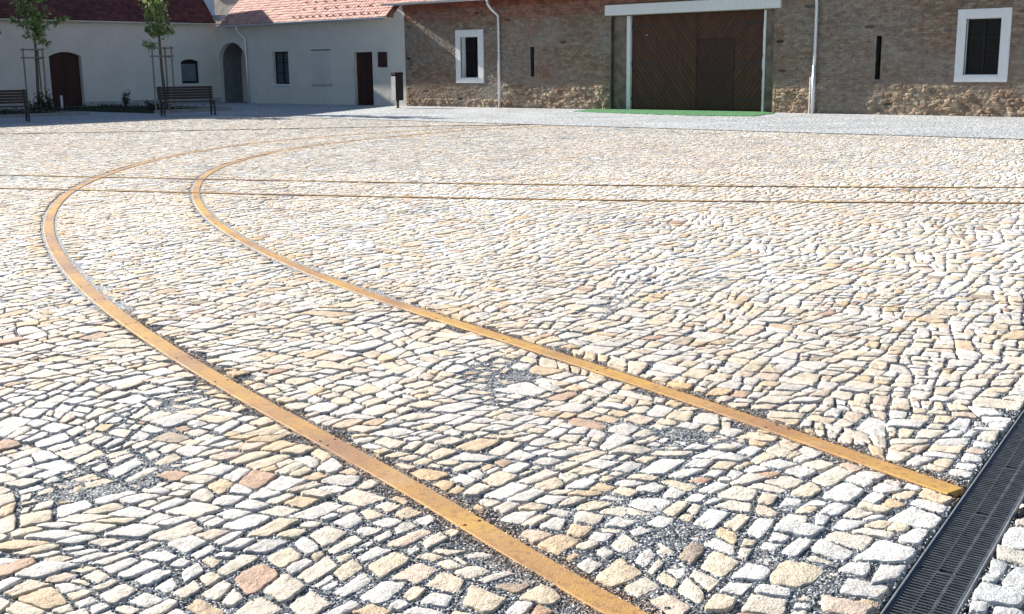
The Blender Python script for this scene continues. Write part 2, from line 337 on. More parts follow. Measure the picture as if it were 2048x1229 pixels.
def stone_mesh(Q, lod, seed, pal_p, hbase=0.0, zamp=.009):
    rg = np.random.default_rng(seed); n = len(Q); c = Q.mean(1)
    NS, rings, zr = {0: (36, [1.0, 1.0, .988, .965, .92, .4], [-.03, .0005, .0050, .0066, .0072, .0073]),
                     1: (16, [1.0, 1.0, .98, .945, .4], [-.03, .001, .0046, .0056, .0058]), 2: (8, [1.0, .97], [-.02, .0040])}[lod]
    th = (np.arange(NS)+.5)/NS*2*np.pi; ct, st = np.cos(th), np.sin(th)
    ex = np.exp(rg.uniform(math.log(4.), math.log(22.), (n, 1))); rr = (np.abs(ct)**ex+np.abs(st)**ex)**(-1/ex)
    Q = c[:, None]+(Q-c[:, None])*(1-rg.uniform(0, 1, (n, 4, 1))**2.2*.2)      # corners knocked back unevenly
    pm = patch_mask(c[:, 0], c[:, 1]); L1 = np.hypot(*(Q[:, 1]-Q[:, 0]).T); L2_ = np.hypot(*(Q[:, 3]-Q[:, 0]).T)
    gap = rg.uniform(.0010, .0050 if lod == 0 else .0034, n)+.0008*(lod == 0)+pm*rg.uniform(.0, .016, n)-(lod == 2)*.0004
    sa = np.clip(1-gap/(L1/2), .4, 1)[:, None]; sb = np.clip(1-gap/(L2_/2), .4, 1)[:, None]
    pert = 1+.028*np.cos(2*th+rg.uniform(0, 6.28, (n, 1)))*rg.random((n, 1))+.026*np.cos(3*th+rg.uniform(0, 6.28, (n, 1)))*rg.random((n, 1))-.012
    if lod < 2:
        p2 = rg.normal(0, .05, (n, NS)); pert = pert+(p2+np.roll(p2, 1, 1)*.8)/2
    A = np.clip(ct*rr*sa*pert, -1.01, 1.01); B = np.clip(st*rr*sb*pert, -1.01, 1.01)
    def bil(A, B):
        a = (A+1)/2; b = (B+1)/2
        return (Q[:, None, 0]*((1-a)*(1-b))[..., None]+Q[:, None, 1]*(a*(1-b))[..., None]+Q[:, None, 2]*(a*b)[..., None]+Q[:, None, 3]*((1-a)*b)[..., None])
    zoff = rg.normal(0, zamp*.22, n)-pm*rg.uniform(.0, .006, n)+hbase
    tx, ty = rg.normal(0, .015, n), rg.normal(0, .015, n)
    V = [(bil(A*r, B*r), z) for r, z in zip(rings, zr)]; V.append((bil(np.zeros((n, 1)), np.zeros((n, 1))), zr[-1]+.0003))
    # keep clear of rails
    flat = np.concatenate([p for p, z in V], 1)
    for C in RAILS:
        cd, _ = sdist(c, C); near = np.abs(cd) < .38
        if near.any():
            idx = np.where(near)[0]; f = flat[idx].reshape(-1, 2); d, Nn = sdist(f, C)
            sg = np.repeat(np.sign(cd[idx]), flat.shape[1]); lim = .066+.012*vn(f[:, 0]*25, f[:, 1]*25, 31)
            push = np.maximum(0, lim-d*sg)*sg; flat[idx] = (f+Nn*push[:, None]).reshape(len(idx), -1, 2)
    sgd = np.sign(drain_off(c)-DW/2); od = np.abs(drain_off(c)-DW/2) < .4
    if od.any():
        idx = np.where(od)[0]; f = flat[idx].reshape(-1, 2); o = drain_off(f)-DW/2; sg = np.repeat(sgd[idx], flat.shape[1])
        push = np.maximum(0, DW/2+.004+.006*vn(f[:, 0]*30, f[:, 1]*30, 33)-o*sg)*sg; flat[idx] = (f+DN*push[:, None]).reshape(len(idx), -1, 2)
    zz = np.concatenate([np.full(p.shape[1], z) for p, z in V]); Z = zz[None, :]+zoff[:, None]+(flat[..., 0]-c[:, None, 0])*tx[:, None]+(flat[..., 1]-c[:, None, 1])*ty[:, None]
    if lod < 2:
        x, y = flat[..., 0], flat[..., 1]; am = (zz[None, :] > -.001)
        Z = Z+am*((.005 if lod == 0 else .0015)*(vn(x*20, y*20, 41)-.5)+.004*(vn(x*75, y*75, 42)-.5)*(lod == 0))
    # keep bottoms down
    Z[:, :NS] = -.045
    per = flat.shape[1]; V3 = np.concatenate([flat, Z[..., None]], -1).reshape(-1, 3)
    base = (np.arange(n)*per)[:, None, None]; k = np.arange(NS); k1 = (k+1) % NS; fs = []
    for r in range(len(rings)-1):
        q = np.stack([r*NS+k, r*NS+k1, (r+1)*NS+k1, (r+1)*NS+k], -1)[None]; fs.append((q+base).reshape(-1, 4))
    r = len(rings)-1; t = np.stack([r*NS+k, r*NS+k1, np.full(NS, per-1)], -1)[None]; tri = (t+base).reshape(-1, 3)
    ci = rg.choice(len(PAL), n, p=pal_p/pal_p.sum()); C = PAL[ci]*rg.uniform(.78, .98, (n, 1))*(.88+.22*fbm(c[:, 0]*.8, c[:, 1]*.8, 63, 3))[:, None]
    C = C*.84+.16*np.array((.78, .70, .60))
    big = np.clip((fbm(c[:, 0]*.35, c[:, 1]*.35, 61, 2)-.45)*4, 0, 1)[:, None]
    C = C*(1-.22*big)+np.array((.76, .62, .5))*.22*big
    d = np.min([np.abs(sdist(c, C_)[0]) for C_ in (RO, RI)], 0); stn = (np.exp(-np.maximum(d-.06, 0)/.07)*rg.uniform(.1, .75, n))[:, None]
    C = C*(1-stn)+np.array((.70, .42, .15))*stn
    C = np.repeat(C, per, 0)
    return V3, fs+[tri], C, lod < 2
def keep_main(P, mg):
    s, n = wallc(P); x, y = P[:, 0], P[:, 1]
    m = (y > 1.7-mg) & (y < 46) & (np.abs(x) < .50*np.maximum(y, 0)+1.2+mg) & (n < -8.95+mg) & (drain_off(P) < .03+mg) & (s > 13.2-mg)
    return m
def keep_right(P, mg):
    x, y = P[:, 0], P[:, 1]; return (y > 1.6-mg) & (y < 13) & (x < .5*y+2.2+mg) & (drain_off(P) > DW+.01-mg)
def rail_clear(Q):
    c = Q.mean(1); m = np.ones(len(c), bool)
    for C in RAILS: m &= np.abs(sdist(c, C)[0]) > .070
    m &= np.abs(sdist(c, RL2)[0]) > .07
    return Q[m]
QM = rail_clear(lay_stones(R_(56), keep_main, .0102))
QR = lay_stones(math.atan2(DD[1], DD[0]), keep_right, .0165, .6, warp=.0, seed=5, origin=tuple(DA+DN*(DW+.004)), ext=21, slant=.06, asig=.25, bj=0)
o_ = drain_off(QM.reshape(-1, 2)).reshape(-1, 4); QM = QM[(o_.min(1) < -.055) & (np.sort(o_, 1)[:, 1] < -.02)]
o_ = drain_off(QR.reshape(-1, 2)).reshape(-1, 4); QR = QR[(np.sort(o_, 1)[:, 2] > DW+.03)]
# the last stones are trimmed to meet the drain edge
o_ = drain_off(QM.reshape(-1, 2)).reshape(-1, 4); so = np.sort(o_, 1); edge = (so[:, 2] > -.085) & (so[:, 3] > -.10)
big2 = o_ >= so[:, 2:3]; mv = np.where(big2 & edge[:, None], RG.uniform(-.016, -.003, o_.shape)-o_, 0.); QM = QM+mv[..., None]*DN
dist = np.hypot(*QM.mean(1).T)
parts = []
for lod, (a, b) in enumerate(((0, 7.8), (7.8, 16), (16, 99))):
    q = QM[(dist >= a) & (dist < b)]; parts.append(stone_mesh(q, lod, 100+lod, PPR))
def join(parts):
    V = []; F = {}; C = []; b = 0; S = {}
    for v, fs, c, sm in parts:
        for f in fs: F.setdefault(f.shape[1], []).append(f+b); S.setdefault(f.shape[1], []).append(np.full(len(f), sm))
        V.append(v); C.append(c); b += len(v)
    return np.concatenate(V), [np.concatenate(f) for f in F.values()], np.concatenate(C), [np.concatenate(x) for x in S.values()]
V, F, C, S = join(parts)
struct(npmesh('cobbled_square', V, F, STONE, None, C, S)); print('main stones', len(QM), 'verts', len(V))
GP = np.array([.5, .1, .02, .0, .02, .0, .36, .0])
dr_ = np.hypot(*QR.mean(1).T)
V, F, C, S = join([stone_mesh(QR[dr_ < 6.5], 0, 300, GP, .004), stone_mesh(QR[dr_ >= 6.5], 1, 301, GP, .004)])
struct(npmesh('pale_stone_pavement', V, F, STONE, None, C*np.array((.93, .97, 1.0)), S))

# gravel bed under the stones
def bed(name, x, y, z0):
    X, Y = np.meshgrid(x, y); pm = patch_mask(X, Y)
    Z = z0+pm*.007+.005*(fbm(X*12, Y*12, 71, 2)-.5); P = np.c_[X.ravel(), Y.ravel()]
    o = drain_off(P); Z = np.where((o.reshape(X.shape) > -.012) & (o.reshape(X.shape) < DW+.012), -.12, Z)
    nx, ny = len(x), len(y); i = np.arange(nx-1)[None]+np.arange(ny-1)[:, None]*nx; f = np.stack([i, i+1, i+1+nx, i+nx], -1).reshape(-1, 4)
    d = np.min([np.abs(sdist(P, C_)[0]) for C_ in (RO, RI)], 0); st = (np.exp(-np.maximum(d-.04, 0)/.06)*.8)[:, None]
    C = np.full((len(P), 3), 1.25)*(1-st)+np.array((1.2, .65, .25))*st
    return np.c_[P, Z.ravel()], [f], C
V1 = bed('a', np.arange(-3.6, 4.2, .04), np.arange(1.4, 7.01, .04), -.0022)
V2 = bed('b', np.arange(-3.6, 4.21, .3), np.arange(7.0, 46, .3), -.012)
V, F, C = V1
struct(npmesh('gravel_joints', V, F, GRAVEL, None, C, True))
gx = np.concatenate([np.linspace(-400, -30, 10), np.arange(-29.7, 30, .45), np.linspace(30, 400, 10)])
gy = np.concatenate([np.linspace(-60, -1, 8), np.arange(-.4, 55, .45), np.linspace(56, 900, 12)])
X, Y = np.meshgrid(gx, gy); nx, ny = len(gx), len(gy); i = np.arange(nx-1)[None]+np.arange(ny-1)[:, None]*nx
P = np.c_[X.ravel(), Y.ravel()]
inn = (P[:, 0] > -3.3) & (P[:, 0] < 3.9) & (P[:, 1] > 1.7) & (P[:, 1] < 6.7)
struct(npmesh('ground', np.c_[P, np.where(inn, -.2, -.0015)], [np.stack([i, i+1, i+1+nx, i+nx], -1).reshape(-1, 4)], GRAVEL, None, np.full((len(P), 3), 2.0), False))  # far grit lightened in colour to stand in for haze and glare

# loose gravel chips in the open joints near the camera
def chips():
    st = .0075; x0, x1, y0, y1 = -2.9, 3.2, 2.35, 6.6; nx = int((x1-x0)/st); ny = int((y1-y0)/st); cov = np.zeros((ny, nx), bool)
    Q = np.concatenate([QM, QR]); c = Q.mean(1); Q = Q[(c[:, 0] > x0) & (c[:, 0] < x1) & (c[:, 1] > y0) & (c[:, 1] < y1)]
    PMV = patch_mask(*Q.mean(1).T)
    for q, pmv in zip(Q, PMV):
        cc = q.mean(0); l = np.hypot(*(q-cc).T).mean(); q = cc+(q-cc)*(1-(.007+pmv*.014)/l)
        a = np.floor((q.min(0)-(x0, y0))/st).astype(int); b = np.ceil((q.max(0)-(x0, y0))/st).astype(int); a = np.maximum(a, 0); b = np.minimum(b, (nx, ny))
        if (b <= a).any(): continue
        X, Y = np.meshgrid(x0+(np.arange(a[0], b[0])+.5)*st, y0+(np.arange(a[1], b[1])+.5)*st); m = np.ones(X.shape, bool)
        for k in range(4):
            e = q[(k+1) % 4]-q[k]; m &= (e[0]*(Y-q[k, 1])-e[1]*(X-q[k, 0])) > 0
        cov[a[1]:b[1], a[0]:b[0]] |= m
    iy, ix = np.where(~cov); P = np.c_[x0+(ix+.5)*st, y0+(iy+.5)*st]; P = P[np.abs(P[:, 0]) < .46*P[:, 1]+.15]
    o = drain_off(P); P = P[(o < -.008) | (o > DW+.008)]
    d = np.min([np.abs(sdist(P, C_)[0]) for C_ in (RO, RI)], 0); k = d > .053; P, d = P[k], d[k]
    pr = np.clip(1.25-P[:, 1]*.1, .5, 1); k = RG.random(len(P)) < pr; P, d = P[k], d[k]
    # a few strays on top of stones in gravelled places
    P = P+RG.uniform(-.004, .004, P.shape); n = len(P)
    sz = RG.uniform(.0028, .0068, n); pm = patch_mask(P[:, 0], P[:, 1])
    Z = -.0018+pm*.005+RG.uniform(0, .004, n)
    ax = RG.normal(size=(n, 3, 3)); ax /= np.linalg.norm(ax, axis=2)[..., None]
    o6 = np.stack([ax[:, 0], -ax[:, 0], ax[:, 1], -ax[:, 1], ax[:, 2], -ax[:, 2]], 1)*RG.uniform(.6, 1.25, (n, 6, 1))*sz[:, None, None]
    o6[..., 2] *= .75
    V = (o6+np.c_[P, Z][:, None]).reshape(-1, 3)
    t = np.array([(0, 2, 4), (2, 1, 4), (1, 3, 4), (3, 0, 4), (2, 0, 5), (1, 2, 5), (3, 1, 5), (0, 3, 5)])
    F = (t[None]+(np.arange(n)*6)[:, None, None]).reshape(-1, 3)
    g = RG.beta(1.1, 1.7, n)*.66+.05; C = np.c_[g*.90, g*.98, g*1.08]; s = (np.exp(-np.maximum(d-.05, 0)/.03)*RG.uniform(.2, .95, n))[:, None]
    C = C*(1-s)+np.array((.5, .26, .07))*s*RG.uniform(.4, 1.2, (n, 1))
    o = npmesh('loose_gravel', V, [F], PEB, None, np.repeat(C, 6, 0), False); o['kind'] = 'stuff'
    tag(o, 'dark blue-grey gravel chips lying in the joints between the cobbles', 'gravel'); print('chips', n)
chips()

# setts strip in front of the farm buildings and the dark slot lines
zs = .0
m = MB(); m.add([(-6, -8.9, zs), (60, -8.9, zs), (60, 6, zs), (-6, 6, zs)], [(0, 1, 2, 3)])
m.add([(-6, -60, zs), (13.35, -60, zs), (13.35, -8.9, zs), (-6, -8.9, zs)], [(0, 1, 2, 3)])
o = m.build('grey_sett_pavement', SETTS); o.matrix_world = TW; struct(o)
def ribbon(C, w, z0, z1, name, mat, parent=None):
    T = np.gradient(C, axis=0); T /= np.hypot(*T.T)[:, None]; N = np.c_[-T[:, 1], T[:, 0]]; n = len(C); bv = min(.003, w*.1)
    prof = [(-w/2, z0), (-w/2, z1-bv), (-w/2+bv, z1), (w/2-bv, z1), (w/2, z1-bv), (w/2, z0)]
    V = np.stack([np.c_[C+N*a, np.full(n, z)] for a, z in prof], 1).reshape(-1, 3); F = []
    i = np.arange(n-1)*6
    for k in range(5): F.append(np.stack([i+k, i+k+1, i+7+k, i+6+k], -1)[:, ::-1])
    caps = np.array([[0, 1, 2, 3, 4, 5], [6*(n-1)+5-k for k in range(6)]])
    return npmesh(name, V, [np.concatenate(F), caps], mat, parent)
SLOT = simple('slot_iron', (.04, .04, .045), .6)
a = W(13.4, -8.92); b = W(60, -8.92)
tt = np.linspace(0, 1, 80)[:, None]; C1 = np.array((a.x, a.y))*(1-tt)+np.array((b.x, b.y))*tt
tag(ribbon(C1, .09, -.03, .012, 'slot_drain', SLOT), 'thin dark slot drain between grey setts and pale cobbles, parallel to the brick barn', 'drain')
tag(ribbon(RL2, .05, -.03, .012, 'slot_drain', SLOT), 'thin dark slot drain curving through the far cobbles to the left', 'drain')

# ------------------------------------------------------------------ rusty steel rail strips
def rail(C, name, label, z1, w=.098, holes=True, seed=0):
    o = ribbon(C, w, -.02, z1, name, RUST); tag(o, label, 'rail', 'rusty rail strips set in the paving')
    if holes:
        T = np.gradient(C, axis=0); T /= np.hypot(*T.T)[:, None]; N = np.c_[-T[:, 1], T[:, 0]]; rg = random.Random(seed)
        m = MB(); i = 5
        while i < len(C)-5:
            near = math.hypot(*C[i])
            if near < 13:
                for sd in (-1, 1):
                    for dz in ((0, 1) if rg.random() < .4 else (0,)):
                        c = C[i]+T[i]*(dz*.055+rg.uniform(-.01, .01))+N[i]*sd*.028
                        m.tube([(c[0], c[1], z1-.002), (c[0], c[1], z1+.0012), (c[0], c[1], z1+.0026)], [.0062, .0062, .003], 8)
            i += 9+rg.randint(0, 9)
        m.build('screw_heads', simple('screw_rust', (.16, .08, .045), .7), o)['kind'] = 'stuff'
    return o
rail(RO, 'curved_rail', 'wide rusty orange rail strip curving along the left, outer one of the curved pair', .004, .091, True, 1)
rail(RI, 'curved_rail', 'rusty orange rail strip curving to the drain grate, inner one of the curved pair', .004, .087, True, 2)
rail(RB, 'straight_rail', 'thin rusty rail strip crossing the square, farther one of the straight pair', .0115, .055, False)
rail(RF, 'straight_rail', 'thin rusty rail strip crossing the square, nearer one of the straight pair', .011, .055, False)

# ------------------------------------------------------------------ drain with cast iron gratings
TD = Matrix(((DD[0], -DD[1], 0, DA[0]), (DD[1], DD[0], 0, DA[1]), (0, 0, 1, 0), (0, 0, 0, 1)))   # x along, y to the left
dt = thing('drainage_channel', 'narrow metal drainage channel holding black gratings beside the cobbles', 'drain', TD)
m = MB(); LX0, LX1 = -2.0, 8.0
m.box(LX0, LX1, -.006, 0., -.12, .004, bev=.0015); m.box(LX0, LX1, -DW, -DW+.006, -.12, .004, bev=.0015); m.build('edge_rail', simple('dull_steel', (.30, .33, .37), .6, .4, .3, .35, 14), dt)
m = MB(); m.box(LX0, LX1, -DW+.006, -.006, -.125, -.115); m.build('channel_floor', DARKM, dt)
def grate(parent):
    m = MB(); L = .4995; y0, y1 = -DW+.008, -.008; zt, zb = -.002, -.024; pitch = .0178; n = int(L/pitch)
    m.box(0, L, y0, y0+.008, zb, zt, bev=.001); m.box(0, L, y1-.008, y1, zb, zt, bev=.001)
    m.box(0, .004, y0+.008, y1-.008, zb, zt-.002); m.box(L-.004, L, y0+.008, y1-.008, zb, zt-.002)
    W3 = (y1-y0-.016)/3; ya_, yb_ = y0+.008+W3, y0+.008+2*W3; cols = [(y0+.008, ya_, 0), (ya_, yb_, .5), (yb_, y1-.008, 0)]
    for a, b, ph in cols:
        for k in range(n):
            x = .010+(k+ph)*pitch
            if x+.008 > L-.006: continue
            sh = .004
            vs = [(x, a, zb), (x+.0075, a, zb), (x+.0075+sh, b, zb), (x+sh, b, zb), (x+.001, a, zt), (x+.0065, a, zt), (x+.0065+sh, b, zt), (x+.001+sh, b, zt)]
            m.add(vs, [(0, 3, 2, 1), (4, 5, 6, 7), (0, 1, 5, 4), (1, 2, 6, 5), (2, 3, 7, 6), (3, 0, 4, 7)])
    for yc_ in (ya_, yb_):
        pts = [(.006+i*.486/54, yc_+.003*(1 if i % 2 else -1)) for i in range(55)]
        for (xa, ya), (xb, yb) in zip(pts[:-1], pts[1:]):
            m.add([(xa, ya-.0035, zb), (xb, yb-.0035, zb), (xb, yb+.0035, zb), (xa, ya+.0035, zb), (xa, ya-.0025, zt-.001), (xb, yb-.0025, zt-.001), (xb, yb+.0025, zt-.001), (xa, ya+.0025, zt-.001)],
                  [(4, 5, 6, 7), (0, 1, 5, 4), (2, 3, 7, 6)])
    return m.build('drain_grate', IRON, parent)
g0 = None; gl = ['slotted black iron drain grate, nearest the camera at the bottom edge of the photo', 'slotted black iron drain grate, second from the bottom edge of the photo',
      'slotted black iron drain grate beside the end of the inner curved rail', 'slotted black iron drain grate just beyond the end of the inner curved rail', 'slotted black iron drain grate, farthest one at the right edge of the photo']
for k in range(-2, 16):
    if g0 is None: g = g0 = grate(None)
    else: g = g0.copy(); COL.objects.link(g)
    g.matrix_world = TD @ Matrix.Translation((k*.5-.15, 0, 0))
    idx = k; lab = gl[idx] if 0 <= idx < 5 else ('slotted black iron drain grate out of view along the channel')
    tag(g, lab, 'drain grate', 'iron gratings along the drainage channel')

# ------------------------------------------------------------------ wall builder with openings (wall frame)
def wall_panel(m, ax, x0, x1, z0, z1, ops, off, depth, rev_m=0, flip=False, wall_m=0):
    """ax='s': wall in plane n=off, runs along s; depth goes +n.  ax='n': plane s=off, runs along n, depth goes -s.
    ops: (a, b, zlo, zspring, rise) - segmental arch when rise > 0"""
    def P(a, z, d=0): return (a, off+d, z) if ax == 's' else (off-d, a, z)
    def quad(p, mi):
        m.add(p, [(0, 1, 2, 3)] if not flip else [(3, 2, 1, 0)], mi)
    def top(op, x):
        a, b, zl, zs_, r = op
        if r <= 0: return zs_
        t = (x-(a+b)/2)/((b-a)/2); return zs_+r*math.sqrt(max(0, 1-t*t)) if r > .3 else zs_+r*(1-t*t)
    bx = {x0, x1}
    for op in ops:
        a, b, zl, zs_, r = op; bx |= {a, b}
        if r > 0: bx |= {(a+b)/2-(b-a)/2*math.cos(math.pi*i/16) for i in range(1, 16)}
    bx = sorted(bx)
    for p, q in zip(bx[:-1], bx[1:]):
        mid = (p+q)/2; cov = sorted([o for o in ops if o[0] < mid < o[1]], key=lambda o: o[2]); za = zb = z0
        for o in cov:
            if o[2] > max(za, zb)+1e-4: quad([P(p, za), P(q, zb), P(q, o[2]), P(p, o[2])], wall_m)
            za, zb = top(o, p), top(o, q)
            quad([P(p, za), P(q, zb), P(q, zb, depth), P(p, za, depth)], rev_m)
            if o[2] > z0+1e-3: quad([P(p, o[2], depth), P(q, o[2], depth), P(q, o[2]), P(p, o[2])], rev_m)
        quad([P(p, za), P(q, zb), P(q, z1), P(p, z1)], wall_m)
    for a, b, zl, zs_, r in ops:
        quad([P(a, zl, depth), P(a, zl), P(a, zs_), P(a, zs_, depth)], rev_m); quad([P(b, zl), P(b, zl, depth), P(b, zs_, depth), P(b, zs_)], rev_m)

def roof(name, parent, e0, e1, upv, along, nal, nup, seed, cols, wave=.012):
    """pantile-like roof: e0 = eave corner, along = unit along eave, upv = unit up the slope"""
    rg = np.random.default_rng(seed); e0 = np.array(e0, float); al = np.array(along, float); u = np.array(upv, float); nr = np.cross(al, u)
    if nr[2] < 0: nr = -nr
    L = e1; wT = L/nal; hT = .155; j = np.arange(nup); i = np.arange(nal); I, J = np.meshgrid(i, j); I = I.ravel(); J = J.ravel(); n = len(I)
    a0 = I*wT+(J % 2)*wT*.5*0+rg.normal(0, .003, n); up0 = J*hT+rg.normal(0, .006, n); lift = rg.normal(0, .004, n)
    V = []
    prof = np.array([0, .25, .5, .75, 1.0]); hz = np.array([0, .7, 1, .7, 0])
    for (uu, zz) in ((-.02, -.010), (0, .016), (.165, .0)):
        for p, h in zip(prof, hz):
            sc = 1 if uu > -.01 else 1
            V.append(e0+al*(a0+p*wT*.985)[:, None]+u*(up0+max(uu, 0)-.012*(h if uu < .1 else 0))[:, None]+nr*(zz*1.2+wave*h*sc+lift)[:, None])
    V = np.stack(V, 1); F = []
    for r in range(2):
        for k in range(4): F.append([r*5+k, r*5+k+1, (r+1)*5+k+1, (r+1)*5+k])
    F = (np.array(F)[None]+(np.arange(n)*15)[:, None, None]).reshape(-1, 4)
    C = np.array(cols)[rg.integers(0, len(cols), n)]*rg.uniform(.85, 1.12, (n, 1))
    # under-sheet
    base = np.array([e0-nr*.02, e0+al*L-nr*.02, e0+al*L+u*(nup*hT)-nr*.02, e0+u*(nup*hT)-nr*.02])
    b = n*15
    return npmesh(name, np.concatenate([V.reshape(-1, 3), base]), [np.concatenate([F, [[b, b+1, b+2, b+3]]])], TILE, parent, np.concatenate([np.repeat(C, 15, 0), np.full((4, 3), .1)]), False)
def gutter(parent, x0, x1, y, z, r=.06, axis='s'):
    m = MB(); n = 8; vs = []
    for x in (x0, x1):
        for k in range(n+1):
            a = math.pi+math.pi*k/n; c, s_ = math.cos(a)*r, math.sin(a)*r
            vs.append((x, y+c, z+s_) if axis == 's' else (y+c, x, z+s_))
    m.add(vs, [(k, k+1, n+2+k, n+1+k) for k in range(n)])
    for (c0) in (-r, r):
        a, b = (x0, y+c0, z), (x1, y+c0, z)
        if axis == 'n': a, b = (y+c0, x0, z), (y+c0, x1, z)
        m.tube([a, b], .008, 6)
    o = m.build('gutter', ZINC, parent); md = o.modifiers.new('s', 'SOLIDIFY'); md.thickness = .004
    return o
def window_unit(parent, s0, s1, z0, z1, y, panes, ax='s', arch=0, fw_=.055, name='window'):
    """dark casement window: frame and glass sitting in plane y of the wall frame"""
    m = MB()
    def bx(a, b, za, zb, d0, d1, mm=m):
        if ax == 's': mm.box(a, b, y+d0, y+d1, za, zb, bev=.003)
        else: mm.box(y-d1, y-d0, a, b, za, zb, bev=.003)
    bx(s0, s0+fw_, z0, z1, 0, .05); bx(s1-fw_, s1, z0, z1, 0, .05); bx(s0+fw_, s1-fw_, z0, z0+fw_, 0, .05); bx(s0+fw_, s1-fw_, z1-fw_, z1, 0, .05)
    nc, nr_ = panes
    for c in range(1, nc):
        x = s0+(s1-s0)*c/nc; bx(x-.03, x+.03, z0+fw_, z1-fw_, -.006, .044)
    for r in range(1, nr_):
        z = z0+(z1-z0)*r/nr_
        for c in range(nc):
            a = s0+(s1-s0)*c/nc+(.03 if c else fw_); b = s0+(s1-s0)*(c+1)/nc-(.03 if c < nc-1 else fw_); bx(a, b, z-.014, z+.014, .006, .04)
    f = m.build(name, FRAMED, parent)
    g = MB(); bx(s0+fw_*.5, s1-fw_*.5, z0+fw_*.5, z1-fw_*.5, .022, .03, g); g.build('pane', GLASS, f)
    return f
k_ = K
# ------------------------------------------------------------------ building B: long white house on the left (in shade)
HB = thing('white_farmhouse', 'long white farmhouse at the left with dark shaded roof and arched double door', 'house', TW)
m = MB(); zE = 3.45
dB = (-7.30*k_, -6.04*k_); wB = (-1.78*k_, -.95*k_)
wall_panel(m, 'n', -34., -.0, -.05, zE, [(dB[0], dB[1], 0., 1.87*k_, .17), (wB[0], wB[1], .80*k_, 1.65*k_, .11)], 0., .22, flip=True)
m.box(-9, -.3, -34.3, -34., -.05, zE); m.box(-9.3, -9, -34.3, -.0, -.05, zE)
m.build('wall', PLAST, HB)
m = MB(); m.box(-.22, -.02, dB[0]-.2, dB[1]+.2, -.05, .05); m.build('threshold', KERB, HB)
# double door with panels
m = MB()
yc = (dB[0]+dB[1])/2
for sd, (a, b) in enumerate(((dB[0], yc-.006), (yc+.006, dB[1]))):
    d = MB(); n = 10
    pts = []
    def topz(y): t = (y-yc)/((dB[1]-dB[0])/2); return 1.87*k_+.17*(1-t*t)
    ys = [a+(b-a)*i/n for i in range(n+1)]
    vs = [(-.20, y, .02) for y in ys]+[(-.20, y, topz(y)-.005) for y in ys]+[(-.25, y, .02) for y in ys]+[(-.25, y, topz(y)-.005) for y in ys]; q = n+1
    d.add(vs, [(i, i+1, q+i+1, q+i) for i in range(n)]+[(2*q+i+1, 2*q+i, 3*q+i, 3*q+i+1) for i in range(n)]+[(q+i, q+i+1, 3*q+i+1, 3*q+i) for i in range(n)]+[(0, q, 3*q, 2*q), (n, 2*q+n, 3*q+n, q+n)])
    w = (b-a)
    for z0, z1 in ((.12, .72), (.80, 1.42), (1.50, 1.95)):
        d.box(-.20, -.178, a+.09, b-.09, z0, z1, bev=.012)
    dl = d.build('door_leaf', WOODD, HB)
    if sd: h = MB(); h.tube([(-.178, a+.05, 1.05), (-.13, a+.05, 1.05), (-.13, a+.14, 1.05)], .011, 8); h.build('handle', DARKM, dl)
# window with arched head (dark frame, pale blind behind glass)
wi = window_unit(HB, wB[0]+.0, wB[1]-.0, .80*k_, 1.66*k_, -.10, (1, 1), 'n', fw_=.09)
m = MB(); ys = np.linspace(wB[0], wB[1], 9); wc = (wB[0]+wB[1])/2
vs = [(-.10, y, 1.66*k_) for y in ys]+[(-.10, y, 1.65*k_+.11*(1-((y-wc)/((wB[1]-wB[0])/2))**2)) for y in ys]
m.add(vs, [(i, i+1, 10+i, 9+i) for i in range(8)]); m.build('arched_head', FRAMED, wi)
for c in wi.children:
    if c.name.startswith('pane'): c.data.materials.clear(); c.data.materials.append(simple('curtained_glass', (.17, .20, .25), .3, .3))
# roof
SL = np.array((-4.8, 0, 6.0)); SL = SL/np.linalg.norm(SL)
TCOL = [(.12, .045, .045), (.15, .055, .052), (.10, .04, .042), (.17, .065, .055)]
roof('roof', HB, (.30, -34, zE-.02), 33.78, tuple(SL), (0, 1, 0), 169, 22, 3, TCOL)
m = MB()   # unseen upper slope, ridge shaped to cast the courtyard shadow, rear slope and end gable
e = np.array((.3, 0, zE-.04)); 
def rp(y, h): f = (h-(zE-.04))/SL[2]; return (e[0]+SL[0]*f, y, h)
RDG = [(-34, 8.9), (-13.2, 9.2), (-11.6, 10.0), (-10.6, 10.6), (-.24, 6.5)]; nq = len(RDG)
st = [rp(y, zE) for y, h in RDG]; top = [rp(y, h) for y, h in RDG]; bk = [(-9.3, y, zE) for y, h in RDG]
m.add(st+top+bk, [(i, i+1, nq+i+1, nq+i) for i in range(nq-1)]+[(nq+i, nq+i+1, 2*nq+i+1, 2*nq+i) for i in range(nq-1)]+[(nq-1, 3*nq-1, 2*nq-1), (0, nq, 2*nq)])
m.build('roof_slab', simple('dark_tile', (.17, .06, .055), .8), HB)  # includes the unseen ridge, shaped to cast the courtyard shadow
m = MB(); m.box(.02, .30, -34, 0.0, zE-.10, zE-.055); m.build('eave_board', PLAST, HB)
# plinth line
m = MB(); m.box(.0, .018, -34, dB[0], -.05, .22); m.box(.0, .018, dB[1], -.02, -.05, .22); m.build('plinth', simple('grey_plinth', (.42, .42, .42), .9), HB)

# ------------------------------------------------------------------ building A: low white wing with archway
HA = thing('white_wing', 'low white wing between archway and brick barn with sunlit red tile roof', 'house', TW)
zA = 3.28; arch = (.03, 1.84*k_, 0., 1.62*k_, .84)
w1 = (3.55*k_, 4.54*k_, .75*k_, 1.985*k_); dA = (8.28*k_, 9.30*k_, 0, 1.885*k_)
m = MB()
wall_panel(m, 's', 0., 10.99*k_, -.05, zA, [arch, (w1[0], w1[1], w1[2], w1[3], 0), (dA[0], dA[1], 0, dA[3], 0)], 0., .22, 0)
